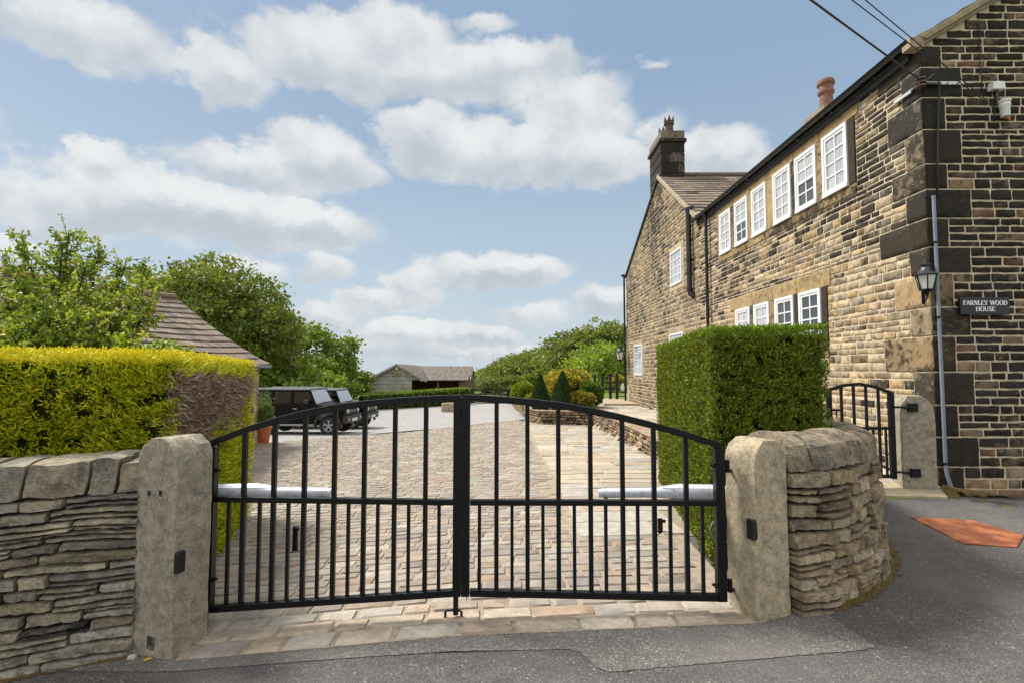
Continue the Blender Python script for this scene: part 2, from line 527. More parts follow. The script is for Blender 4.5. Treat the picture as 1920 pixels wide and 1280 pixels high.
M['grey_timber'] = timber('silvered boards', (.27, .255, .24), (.50, .48, .455), .42)
M['brown_timber'] = timber('brown stable boards', (.07, .034, .020), (.14, .065, .038), .18, ax=0)
M['red_timber'] = timber('pinkish weathered boards', (.22, .14, .11), (.34, .23, .19), .25)
M['black_timber'] = plain('black stained timber', (.012, .012, .015), .7, .3, 6, .3)
m, t = newmat('corrugated roof sheet')
P = pos(t); sx = t.n('ShaderNodeSeparateXYZ', {0: P})
rib = t.m('SINE', t.m('MULTIPLY', sx.outputs[0], 34.0))
k = t.noise(t.vm('MULTIPLY', P, (5, 1, 1)).outputs[0], 1.2, 6, .7)
finish(t, t.mix(t.ss(k, .3, .7), (.085, .070, .060), (.22, .19, .165)), .85, t.m('MULTIPLY', rib, .5), .7, .03, spec=.3)
M['shed_roof'] = m
M['bark'] = plain('bark', (.075, .058, .042), .95, .4, 9, .9, bdist=.03, spec=.1)
M['twig'] = plain('bare twigs', (.17, .115, .095), .9, .4, 30, .3, spec=.1)
M['rust'] = None
m, t = newmat('rusty plate')
P = pos(t)
k = t.noise(P, 5, 6, .65); k2 = t.noise(P, 40, 5, .7)
c = t.mix(t.ss(k, .38, .60), (.36, .125, .045), (.17, .048, .020))
c = t.mix(t.ss(k2, .58, .70, 0, .7), c, (.48, .33, .20))
c = t.mix(t.ss(t.noise(P, 11, 5, .7), .60, .68, 0, .8), c, (.09, .07, .06))
finish(t, c, .75, k2, .4, .003)
M['rust'] = m

def ragged(m):
    """lets a thin surface layer break up along its border (Col falls to 0 there)"""
    t = m.node_tree; o = [n for n in t.nodes if n.type == 'OUTPUT_MATERIAL'][0]; src = o.inputs[0].links[0].from_socket
    h = NT.__new__(NT); h.t = t; h.l = t.links
    at = h.n('ShaderNodeAttribute', attribute_name='Col')
    k = h.noise(pos(h), 16, 6, .75)
    f = h.ss(h.m('ADD', at.outputs['Fac'], h.m('MULTIPLY', h.m('SUBTRACT', k, .5), .9)), .32, .40)
    mx = h.n('ShaderNodeMixShader', {0: f, 1: h.n('ShaderNodeBsdfTransparent'), 2: src})
    t.links.new(mx.outputs[0], o.inputs[0])
def leafmat(name, trans=.28, rough=.55, tint=(1.3, 1.5, .5), spec=.35):
    m, t = newmat(name)
    at = t.n('ShaderNodeAttribute', attribute_name='Col')
    out = t.n('ShaderNodeOutputMaterial')
    p = t.n('ShaderNodeBsdfPrincipled', {'Base Color': at.outputs['Color'], 'Roughness': rough, 'Specular IOR Level': spec})
    tr = t.n('ShaderNodeBsdfTranslucent', {'Color': t.vm('MULTIPLY', at.outputs['Color'], tint)})
    mx = t.n('ShaderNodeMixShader', {0: trans, 1: p, 2: tr})
    t.put(out.inputs[0], mx)
    return m
M['leaf'] = leafmat('leaf', .34, .5, (1.6, 1.3, .5), .4)
M['conifer'] = leafmat('conifer foliage', .15, .65, (1.5, 1.25, .5), spec=.2)
M['dead'] = leafmat('dead foliage', .0, .9, spec=.1)
M['core'] = plain('shaded hedge interior', (.018, .022, .008), 1.0, .4, 12, .5, spec=0)  # solid dark core that paints the shade inside hedges, shrubs and conifers

# tarmac: pale stone chips in a dark binder
def tarmac(name, base, chipc, amt, wear=.0):
    m, t = newmat(name)
    P = pos(t)
    v1 = t.n('ShaderNodeTexVoronoi', {'Vector': P, 'Scale': 95.0, 'Randomness': 1.0})
    v2 = t.n('ShaderNodeTexVoronoi', {'Vector': P, 'Scale': 210.0, 'Randomness': 1.0})
    s1 = t.n('ShaderNodeSeparateColor', {0: v1.outputs['Color']}); s2 = t.n('ShaderNodeSeparateColor', {0: v2.outputs['Color']})
    big = t.noise(P, 1.1, 5, .6); mid = t.noise(P, 7, 5, .65)
    # each chip its own grey
    cr = t.n('ShaderNodeValToRGB', {0: s2.outputs[0]})
    e = cr.color_ramp.elements
    e[0].position = 0; e[0].color = (*[x * .45 for x in base], 1); e[1].position = 1; e[1].color = (*[min(1, x * 2.0) for x in base], 1)
    k = e.new(.55); k.color = (*base, 1)
    c = cr.outputs[0]
    c = t.mix(t.ss(s1.outputs[0], 1 - amt, 1 - amt + .05), c, chipc)
    c = t.mix(t.ss(t.m('MULTIPLY', s1.outputs[1], 1.0), .990, .994), c, (.36, .33, .28))
    c = t.mix(t.ss(mid, .35, .7, .0, .45), c, tuple(x * .65 for x in base))
    c = t.mix(t.ss(t.noise(t.vm('ADD', P, (3, 8, 0)).outputs[0], 2.6, 5, .7, .6), .56, .70, .0, .5), c, tuple(x * .55 for x in base))
    c = t.mix(t.ss(big, .42, .7, .0, .45), c, tuple(min(1, x * 1.5) for x in base))
    cr2 = t.n('ShaderNodeTexVoronoi', {'Vector': P, 'Scale': 1.4, 'Randomness': 1.0}, feature='DISTANCE_TO_EDGE')
    h = t.m('ADD', t.m('MULTIPLY', v1.outputs[0], -.6), t.m('MULTIPLY', v2.outputs[0], -.4))
    finish(t, c, .88, h, .55, .006, spec=.3)
    return m
M['tarmac'] = tarmac('tarmac', (.098, .092, .088), (.19, .18, .17), .06)
M['tarmac_old'] = tarmac('older worn tarmac', (.140, .130, .120), (.28, .26, .24), .12)
ragged(M['tarmac_old'])
M['tarmac_new'] = tarmac('smooth dark tarmac', (.060, .058, .058), (.13, .125, .12), .05)
m, t = newmat('pale gravel')
P = pos(t)
v = t.n('ShaderNodeTexVoronoi', {'Vector': P, 'Scale': 30.0}); s1 = t.n('ShaderNodeSeparateColor', {0: v.outputs['Color']})
big = t.noise(P, .5, 5)
c = t.mix(s1.outputs[0], (.22, .21, .205), (.50, .485, .47))
c = t.mix(t.ss(big, .4, .7, 0, .4), c, (.33, .31, .30))
finish(t, c, .9, v.outputs[0], .8, .03, spec=.2)
M['gravel'] = m
m, t = newmat('meadow grass')
P = pos(t)
k = t.noise(P, .6, 6, .7); k2 = t.noise(P, 12, 4, .7)
c = t.mix(t.ss(k, .3, .7), (.10, .15, .03), (.17, .20, .05))
c = t.mix(t.ss(k2, .4, .7, 0, .5), c, (.06, .10, .02))
finish(t, c, .95, k2, .6, .05, spec=.1)
M['grass'] = m
m, t = newmat('garden soil')
P = pos(t); k = t.noise(P, 12, 6, .7)
finish(t, t.mix(k, (.03, .022, .015), (.10, .075, .05)), .95, k, .8, .03, spec=.1)
M['soil'] = m

# glass
def glassy(name, col, rough=.05):
    m, t = newmat(name)
    finish(t, col, rough, spec=.7, extra={'Coat Weight': .6, 'Coat Roughness': .03})
    return m
m, t = newmat('window pane over pale net curtain')
P_n = t.noise(t.vm('MULTIPLY', pos(t), (30, 30, 1.2)).outputs[0], 1.0, 3, .5)
finish(t, t.mix(t.ss(P_n, .35, .65), (.33, .35, .37), (.52, .54, .56)), .05, spec=.7, extra={'Coat Weight': .6, 'Coat Roughness': .03})
M['pane'] = m
M['pane_dark'] = glassy('dark window pane', (.03, .035, .04))
M['car_glass'] = glassy('dark car glass', (.012, .016, .016))
M['car_screen'] = glassy('car windscreen', (.50, .53, .56))
M['lamp_glass'] = plain('frosted lamp glass', (.60, .62, .55), .25, .1, 20, .05)
m, t = newmat('black car paint')
finish(t, (.002, .002, .003), .3, spec=.12, extra={'Coat Weight': .10, 'Coat Roughness': .05})
M['car_paint'] = m
m, t = newmat('roof highlight grey')
finish(t, (.26, .27, .29), .3, spec=.5, extra={'Coat Weight': .6, 'Coat Roughness': .05})  # pale grey paints the highlight on the roof of the black cars
M['car_roof'] = m
M['car_plastic'] = plain('dark car plastic', (.020, .020, .022), .5, .1, 20, .1)
M['rubber'] = plain('tyre rubber', (.016, .016, .017), .75, .2, 30, .2)
M['alloy'] = plain('grey alloy', (.34, .35, .37), .3, .1, 10, .02, metal=.8)
M['number_plate'] = plain('white number plate', (.7, .7, .68), .4, .05, 10, .02)
# ------------------------------------------------------------------ ground, road, paving
def axis(lo, hi, fine0, fine1, st, extra=()):
    a = list(np.arange(fine0, fine1, st)) + list(extra)
    x = fine1; k = st
    while x < hi: a.append(x); k *= 1.35; x += k
    a.append(hi)
    x = fine0; k = st
    while x > lo: a.append(x); k *= 1.35; x -= k
    a.append(lo)
    return sorted(set(round(v, 4) for v in a))
xs = axis(-900, 900, -12, 14, 1.0, (2.89, 2.91)); ys = axis(-60, 1400, -6, 46, 1.0)
mb = MB()
mb.add([(x, y, gz(x, y) - .012) for y in ys for x in xs], grid_faces(len(xs) - 1, len(ys) - 1))
tag(mb.build('ground', M['grass']), kind='structure')

EL, ER = (-1.99, 3.10), (1.45, 3.21)           # front edge of the stone setts
def rdz(x, y): return gz(x, y)
sheet('road', [(-14, -9), (16, -9), (16, 3.05), (-14, 3.05)], 60, 24, .004, M['tarmac'])
sheet('road', [(-3.2, 3.05), (9.0, 3.05), (9.0, 6.75), (2.2, 6.75)], 40, 14, .004, M['tarmac'])
# lighter worn strip of tarmac in front of the threshold, and a relaid patch
def poly_sheet(name, pts, off, mat, n=14):
    """ground-following sheet between a front line and a back line of points"""
    fr, bk = pts
    def at(line, t):
        L = [0]
        for p, q in zip(line, line[1:]): L.append(L[-1] + math.dist(p, q))
        t *= L[-1]
        for i in range(len(line) - 1):
            if t <= L[i + 1] + 1e-9:
                k = (t - L[i]) / max(1e-9, L[i + 1] - L[i])
                return lerp(line[i][0], line[i + 1][0], k), lerp(line[i][1], line[i + 1][1], k)
        return line[-1]
    vs = []
    m_ = 10
    for j in range(m_ + 1):
        for i in range(n + 1):
            a = at(fr, i / n); b = at(bk, i / n)
            x, y = lerp(a[0], b[0], j / m_), lerp(a[1], b[1], j / m_)
            vs.append((x, y, gz(x, y) + off))
    mb = MB(); mb.add(vs, grid_faces(n, m_))
    ed = [[min(1.0, min(j, m_ - j) * .9 + .0 if j else 0.0, i * .5, (n - i) * .5)] * 3 + [1] for j in range(m_ + 1) for i in range(n + 1)]
    mb.c = [np.array(ed)]
    return tag(mb.build(name, mat), kind='structure')
def g2(px, py):
    p = G(px, py); return (p.x, p.y)
poly_sheet('road', ([g2(60, 1262), g2(330, 1262), g2(620, 1240), g2(1080, 1222), g2(1130, 1268), g2(1675, 1222)],
                    [g2(240, 1232), g2(330, 1236), g2(620, 1206), g2(1100, 1170), g2(1400, 1160), g2(1545, 1138)]), .008, M['tarmac_old'], 60)
# mortar bed of the drive, then every sett on it
DRV = [(-2.02, 3.10), (1.47, 3.215), (1.0, 22.3), (-8.2, 14.6)]
sheet('driveway', [EL, (1.50, 3.21), (1.9, 9.5), (-4.2, 8.8)], 24, 30, .010, M['joint'])
sheet('driveway', [(-4.2, 8.8), (2.82, 9.5), (2.84, 23.2), (-9.5, 14.5)], 24, 30, .010, M['joint'])
def gravel_line(x):   # far edge of the setts
    return float(np.interp(x, [-9.5, -7.4, -5.6, -3.0, -1.0, .6, 3.2], [13.6, 14.8, 17.8, 20.6, 21.8, 22.3, 22.6]))
def gpm(x, y, off):
    return gz(x, y) + off
def flag_edge(y):     # boundary setts | flagstones
    return float(np.interp(y, [4.9, 5.0, 7.7, 11, 22], [.60, .62, .64, .56, .50]))
SETT = [(.39, .325, .24), (.43, .37, .28), (.36, .30, .23), (.46, .40, .31), (.35, .295, .235), (.41, .34, .25), (.40, .31, .225), (.34, .29, .24), (.38, .34, .275)]
def slab(mb, x0, x1, y0, y1, th, col, ang=0.0, wob=.006, soot=0.0, e=.010, res=.13, rough=.0018):
    cx, cy = (x0 + x1) / 2, (y0 + y1) / 2
    ca, sa = math.cos(ang), math.sin(ang)
    tlx, tly = rng.normal(0, .012), rng.normal(0, .012)
    z0 = gz(cx, cy); gx = (gz(cx + .2, cy) - gz(cx - .2, cy)) / .4; gy = (gz(cx, cy + .2) - gz(cx, cy - .2)) / .4
    def fm(u, v, n):
        X = cx + (u - cx) * ca - (v - cy) * sa
        Y = cy + (u - cx) * sa + (v - cy) * ca
        return [X, Y, z0 + gx * (X - cx) + gy * (Y - cy) + .010 + n + (u - cx) * tlx + (v - cy) * tly]
    pillow(mb, fm, x0, x1, y0, y1, th, (*col, soot), res, rough, wob, e, -.004, 5)
mb = MB()
y = 3.10; row = 0
while y < 23.0:
    h = rng.uniform(.125, .165) if row > 1 else (.17, .15)[row]
    x = -9.6 + rng.uniform(0, .3)
    while x < 3.2:
        L = rng.uniform(.17, .36)
        if row < 2: L = rng.uniform(.22, .42)
        cx, cy = x + L / 2, y + h / 2
        # rows swing with the entrance line near the gate
        sk = .034 * (cx + 2) * clamp((8 - y) / 5)
        yy = y + sk
        ok = yy + h < gravel_line(cx) and cx > (-2.05 - (yy - 3.1) * .52 if yy < 9 else -9.6)
        if yy > 4.9 and cx + L / 2 > flag_edge(yy): ok = False
        if yy <= 4.9 and cx + L / 2 > 1.52: ok = False
        if ok:
            c = SETT[rng.integers(len(SETT))]
            if rng.random() < .03: c = [(.40, .29, .20), (.38, .29, .22), (.31, .26, .23)][rng.integers(3)]
            k = rng.uniform(.88, 1.10) * (1.14 if row < 3 else .95)
            c = (c[0] * k * .90, c[1] * k * .93, c[2] * k)
            g = .010 if rng.random() < .9 else .016
            slab(mb, x + g, x + L - g, yy + g * .8, yy + h - g * .8, .011, c, .034 * clamp((8 - y) / 5) + rng.normal(0, .012), soot=rng.uniform(-.6, .08), res=.13 if y < 9 else .3)
        x += L
    y += h; row += 1
tag(mb.build('driveway', M['sett'], smooth=True, sharp=50), kind='structure')
# flagstone path to the right of the setts
mb = MB(); mf = MB()
y = 4.95
FL = [(.43, .375, .295), (.40, .36, .30), (.45, .395, .305), (.37, .345, .305), (.43, .345, .255), (.40, .34, .27)]
while y < 22.5:
    h = rng.uniform(.30, .55)
    x = flag_edge(y) + .01
    lim = 1.66 if y < 5.5 else (lerp(1.70, 2.3, (y - 5.5) / 2.3) if y < 7.8 else 2.74 + (y - 8) * .03)
    while x < lim - .1:
        L = min(rng.uniform(.4, .95), lim - x)
        if lim - x - L < .25: L = lim - x
        if not (y > 18.7 and x > .2):
            c = FL[rng.integers(len(FL))]; k = rng.uniform(.85, 1.15)
            slab(mb, x + .008, x + L - .008, y + .008, y + h - .008, .014, tuple(v * k for v in c), rng.normal(0, .003), .004, rng.uniform(-.6, .1), .012, .25, .001)
        x += L
    y += h
tag(mb.build('path', M['sett'], smooth=True, sharp=50), kind='structure')
sheet('path', [(.5, 4.93), (1.72, 4.93), (2.7, 9.6), (.5, 9.6)], 8, 20, .012, M['joint'])
# terrace between the low garden wall and the house
sheet('terrace', [(2.92, 6.46), (5.6, 6.46), (5.6, 26.5), (2.92, 26.5)], 6, 60, .006, M['joint'])
mb = MB(); y = 6.5
while y < 26.3:
    h = rng.uniform(.35, .6); x = 3.0 if y > 7.6 else 3.7
    while x < 5.35:
        L = min(rng.uniform(.45, .9), 5.42 - x)
        c = FL[rng.integers(len(FL))]; k = rng.uniform(.9, 1.2)
        slab(mb, x + .007, x + L - .007, y + .007, y + h - .007, .012, tuple(v * k for v in c), 0, .003, -.5, .012, .25, .001)
        x += L
    y += h
tag(mb.build('terrace', M['sett'], smooth=True, sharp=50), kind='structure')
# gravel yard
mb = MB(); xg = [-22, -18, -15, -12, -9.5, -7.4, -5.6, -3, -1, .6, 1.2]
vs = []
for j in range(21):
    for x in xg:
        y0 = gravel_line(x) - .02; y1 = 41.8 if x > -9 else 40
        y = lerp(y0, y1, (j / 20) ** 1.3)
        vs.append((x, y, gz(x, y) + .014))
mb.add(vs, grid_faces(len(xg) - 1, 20)); tag(mb.build('gravel_yard', M['gravel']), kind='structure')
# moss and grit gathered along the foot of the house and the curved wall
m, t = newmat('moss and grit')
P_ = pos(t); k = t.noise(P_, 14, 6, .75); k2 = t.noise(P_, 70, 4)
tr = t.n('ShaderNodeBsdfTransparent')
p = t.n('ShaderNodeBsdfPrincipled', {'Base Color': t.mix(t.ss(k2, .35, .65), (.16, .085, .018), (.08, .065, .018)), 'Roughness': .95})
at = t.n('ShaderNodeAttribute', attribute_name='Col')
mx = t.n('ShaderNodeMixShader', {0: t.ss(t.m('ADD', k, t.m('MULTIPLY', t.m('SUBTRACT', at.outputs['Fac'], .5), .5)), .48, .60), 1: tr, 2: p})
t.put(t.n('ShaderNodeOutputMaterial').inputs[0], mx)
M['moss'] = m

# ------------------------------------------------------------------ the house
CX, CY = 5.44, 6.66            # near corner (side wall is the plane X = CX, gable wall Y = CY)
def OW(px, py, X=CX):          # point of the side wall seen at a picture position
    d = ray(px, py); t = X / d.x
    return Vector((0, 0, HC)) + d * t
JY = OW(1312, 500).y           # joint between the main range and the gabled wing
FY = OW(1175, 600).y           # far end of the wing
EZ = 5.92                      # wall head
HB = -.05
house = empty('stone_house', (CX, CY, 0), 0, 'long soot-darkened coursed stone farmhouse with white windows and a gabled far wing', 'house')
def add(mb, name, mat, parent=house, **k):
    o = mb.build(name, mat, None, **k)
    if parent is not None:
        o.parent = parent
        if parent is house: o.matrix_parent_inverse = Matrix.Translation((-CX, -CY, 0))
    return o
# mortar body
mb = MB()
WD = 8.2
mb.box(CX, CY, HB, CX + WD, JY, EZ)
RZ = EZ + WD / 2 * math.tan(R(31))
mb.add([(CX, CY, EZ), (CX + WD, CY, EZ), (CX + WD / 2, CY, RZ), (CX, JY, EZ), (CX + WD, JY, EZ), (CX + WD / 2, JY, RZ)],
       [(0, 1, 2), (5, 4, 3), (0, 2, 5, 3), (1, 4, 5, 2)])
# wing: ridge runs away from us to the right, gable in the side wall
AY = OW(1240, 330).y + .25; AZ = 8.72
WZ = 6.05
mb.add([(CX, JY, HB), (CX, FY, HB), (CX, FY, WZ), (CX, AY, AZ), (CX, JY, WZ),
        (CX + 9, JY, HB), (CX + 9, FY, HB), (CX + 9, FY, WZ), (CX + 9, AY, AZ), (CX + 9, JY, WZ)],
       [(0, 1, 2, 3, 4), (9, 8, 7, 6, 5), (1, 6, 7, 2), (0, 4, 9, 5), (2, 7, 8, 3), (3, 8, 9, 4)])
add(mb, 'wall', M['mortar'], fix=True)

# openings on the side wall: (u0, u1, v0, v1) in u = distance behind the near corner
def px_win(xl, xr):
    a = OW(xr, 500).y - CY; b = OW(xl, 500).y - CY
    return a, b
UZ0, UZ1 = 4.55, 5.62
t0 = OW(1600, 220).z; t1 = OW(1600, 345).z
UZ1, UZ0 = t0, t1
LZ1 = OW(1540, 540).z; LZ0 = LZ1 - 1.05
wins = []
for (xl, xr, kind) in ((1552, 1600, 'c'), (1499, 1539.5, 's'), (1456.5, 1490, 'c'), (1415, 1442.4, 'c'), (1382, 1406.6, 's'), (1353, 1374, 'c')):
    a, b = px_win(xl, xr); wins.append((a, b, UZ0, UZ1, kind, 2, 4))
for (xl, xr) in ((1499, 1540), (1454, 1488.5), (1414, 1442.5), (1380, 1406)):
    a, b = px_win(xl, xr); wins.append((a, b, LZ0, LZ1, 'l', 2, 4))
a, b = px_win(1259, 1280); wz1 = OW(1280, 461).z; wz0 = OW(1280, 528).z
wins.append((a, b, wz0, wz1, 'w', 3, 4))
a, b = px_win(1255, 1280); lz1 = OW(1280, 622).z
wins.append((a, b, lz1 - 1.3, lz1, 'w', 3, 4))
a, b = px_win(1188, 1203); gz1 = OW(1203, 645).z; gz0 = OW(1203, 703).z
wins.append((a, b, gz0, gz1, 'w', 2, 4))
print('windows', [[round(x, 2) for x in q[:4]] for q in wins], JY, FY, AY)

side = plane_map((CX, CY, 0), (0, 1, 0), (-1, 0, 0))
gab = plane_map((CX, CY, 0), (1, 0, 0), (0, -1, 0))
TAN = [(.40, .315, .20), (.36, .285, .19), (.45, .36, .23), (.32, .26, .175), (.43, .31, .17), (.31, .265, .20), (.49, .40, .27), (.34, .24, .14)]
def soot_side(u, v):
    """how blackened the side wall is: worst under the eaves, at the corner and over the middle, cleaner low down near the corner"""
    n = noise.noise(Vector((u * .45, v * .55, 3.3)))
    s = .40 + .62 * n
    s += .30 * clamp((v - 3.6) / 1.5) * clamp(1.6 - abs(u - 2.5) * .4)
    if u < 3.2 and v < 3.4: s -= .48 * clamp((3.4 - v) / .8) * clamp((3.4 - u) / 1.0)
    if u > JY - CY: s = .24 + .42 * n + .35 * clamp((v - 6.2) / 2)
    return s
def coursed(mb, fm, u0, u1, v0, v1, blocks, hr, lr, soot, d=.018, clip=None, gap=.011, res=.085, pal=TAN, kk=1.0, rough=.003, wob=.0055, edge=.007, back=-.001, dv=.003, sj=.24, split=0.0):
    cuts = sorted(set([v0, v1] + [b[2] for b in blocks if v0 < b[2] < v1] + [b[3] for b in blocks if v0 < b[3] < v1]))
    rows = []
    for a_, b_ in zip(cuts, cuts[1:]):
        H = b_ - a_
        if H < .02: rows.append((a_, b_)); continue
        n = max(1, round(H / rng.uniform(*hr))); ws = rng.uniform(.75, 1.3, n); ws = ws / ws.sum() * H
        z = a_
        for w_ in ws: rows.append((z, z + w_)); z += w_
    for (a_, b_) in rows:
        seg = [(u0, u1)]
        for (bu0, bu1, bv0, bv1) in blocks:
            if b_ > bv0 + .01 and a_ < bv1 - .01:
                ns = []
                for (s0, s1) in seg:
                    if bu1 <= s0 or bu0 >= s1: ns.append((s0, s1)); continue
                    if bu0 - s0 > .03: ns.append((s0, bu0))
                    if s1 - bu1 > .03: ns.append((bu1, s1))
                seg = ns
        for (s0, s1) in seg:
            if clip:
                c0, c1 = clip(b_ if True else a_)
                s0 = max(s0, c0); s1 = min(s1, c1)
                if s1 - s0 < .04: continue
            x = s0
            while x < s1 - 1e-6:
                L = rng.uniform(*lr)
                if s1 - x - L < lr[0] * .7: L = s1 - x
                c = pal[rng.integers(len(pal))]; k = rng.uniform(.78, 1.2) * kk
                s_ = soot((x + L / 2), (a_ + b_) / 2) + rng.normal(0, sj)
                zs_ = [(a_, b_)]
                if split and rng.random() < split and b_ - a_ > .05:
                    m_ = lerp(a_, b_, rng.uniform(.35, .65)); zs_ = [(a_, m_), (m_, b_)]
                for (za_, zb2) in zs_:
                    k = rng.uniform(.78, 1.2) * kk if len(zs_) > 1 else k
                    pillow(mb, fm, x + gap / 2, x + L - gap / 2, za_ + gap / 2, zb2 - gap / 2, d + rng.uniform(-dv, dv),
                           (c[0] * k, c[1] * k, c[2] * k, s_), res, rough, wob, edge, back)
                x += L
mb = MB()
blocks = []
# quoins on both faces
q = []
z = HB; i = 0
while z < EZ - .1:
    h = min(rng.uniform(.34, .48), EZ - z)
    if EZ - z - h < .2: h = EZ - z
    la, lb = (rng.uniform(.50, .62), rng.uniform(.30, .36)) if i % 2 else (rng.uniform(.26, .34), rng.uniform(.55, .95))
    q.append((z, z + h, la, lb)); z += h; i += 1
gblocks = []
for (a_, b_, la, lb) in q:
    blocks.append((0, lb, a_, b_)); gblocks.append((0, la, a_, b_))
MUL = .17
for k, (a, b, v0, v1, kind, nc, nr) in enumerate(wins):
    if kind in 'cs': blocks.append((a - .17, b + .14, v0 - .17, v1))
    elif kind == 'l': blocks.append((a - .16, b + .13, v0 - .15, v1 + .30))
    else: blocks.append((a - .17, b + .17, v0 - .18, v1 + .20))
    if kind in 'cs': blocks.append((a - .28, b + .28, v1, EZ - .0))
coursed(mb, side, 0, JY - CY, HB, EZ, blocks, (.078, .118), (.14, .46), soot_side, gap=.019, d=.010)
def wclip(v):
    v = max(v, WZ)
    if v <= WZ: return (JY - CY, FY - CY)
    t = (v - WZ) / (AZ - WZ)
    return (lerp(JY, AY, t) - CY, lerp(FY, AY, t) - CY)
blocks2 = [b for b in blocks if b[0] > JY - CY - .3] + [(FY - CY - .35, FY - CY, HB, .9)]
coursed(mb, side, JY - CY, FY - CY, HB, AZ, blocks2, (.135, .17), (.18, .36), soot_side, gap=.022, sj=.14, clip=wclip, res=.16, d=.011, kk=.80)
add(mb, 'stonework', M['wall_stone'], smooth=True, sharp=60)
# gable wall, darker stones
mb = MB()
def soot_gab(u, v):
    return .78 + .35 * noise.noise(Vector((u * .9, v * .9, 9.1))) - .45 * clamp((.5 - v) / .5)
def gclip(v):
    if v <= EZ: return (0, WD)
    t = (v - EZ) / (RZ - EZ); return (WD / 2 * t, WD - WD / 2 * t)
DK = [(.24, .17, .11), (.20, .15, .11), (.30, .21, .12), (.22, .13, .09), (.26, .20, .14)]
coursed(mb, gab, 0, WD, HB, RZ, gblocks, (.095, .125), (.16, .42), soot_gab, gap=.023, clip=gclip, pal=DK, d=.013, wob=.007)
for (a_, b_, la, lb) in q:
    c = TAN[rng.integers(len(TAN))]; zz = (a_ + b_) / 2
    dark = .72 if zz > 2.9 or zz < 1.9 else .38
    s_ = dark + rng.normal(0, .13)
    pillow(mb, gab, .004, la - .008, a_ + .008, b_ - .008, .015, (c[0] * .7, c[1] * .7, c[2] * .7, s_ + .22), .07, .003, .004, .008, -.001)
    pillow(mb, side, -.014, lb - .008, a_ + .008, b_ - .008, .015, (*c, s_), .07, .003, .004, .008, -.001)
add(mb, 'gable_stonework', M['wall_stone'], smooth=True, sharp=60)
# dressed stone round the windows
mb = MB()
DR = (.42, .31, .16)
def dress(u0, u1, v0, v1, soot, d=.035, c=DR):
    if u1 - u0 < .03 or v1 - v0 < .03: return
    kq = rng.uniform(.85, 1.12)
    pillow(mb, side, u0, u1, v0, v1, d * .7, (*[x * kq for x in c], soot), .09, .002, .003, .007, -.002)
uw = sorted([w_ for w_ in wins if w_[4] in 'cs']); lw = sorted([w_ for w_ in wins if w_[4] == 'l'])
for grp, hd in ((uw, EZ), (lw, LZ1 + .30)):
    mb = MB()
    for i, (a, b, v0, v1, kind, nc, nr) in enumerate(grp):
        pa = grp[i - 1][1] if i else None
        so = rng.uniform(.1, .35) if i > 2 else rng.uniform(.3, .7)
        if i == 0: dress(a - .165, a - .004, v0, v1, .8)
        else: dress(pa + .004, a - .004, v0, v1, so + rng.uniform(-.1, .35))
        if i == len(grp) - 1: dress(b + .004, b + .14, v0, v1, .3)
        nb = grp[i + 1][0] if i + 1 < len(grp) else b + .14
        dress((pa if pa else a - .165), nb - .004, v0 - .165, v0 - .004, .35 + so * .4)
        # lintel course up to the eaves
        l0 = (pa + a) / 2 if pa else a - .27
        l1 = (b + nb) / 2 if i + 1 < len(grp) else b + .27
        dress(l0 + .004, l1 - .004, v1 + .004, hd - .006, (.15 if grp is uw else .3) + rng.uniform(-.25, .2), .030)
    add(mb, 'window_surround', M['wall_stone'], smooth=True, sharp=60)
for (a, b, v0, v1, kind, nc, nr) in wins:
    if kind == 'w':
        cc = (.45, .37, .24); mb = MB()
        dress(a - .165, a - .003, v0, v1, -.5, .03, cc); dress(b + .003, b + .165, v0, v1, -.5, .03, cc)
        dress(a - .165, b + .165, v0 - .18, v0 - .004, -.5, .034, cc); dress(a - .165, b + .165, v1 + .004, v1 + .195, -.4, .034, cc)
        add(mb, 'window_surround', M['wall_stone'], smooth=True, sharp=60)

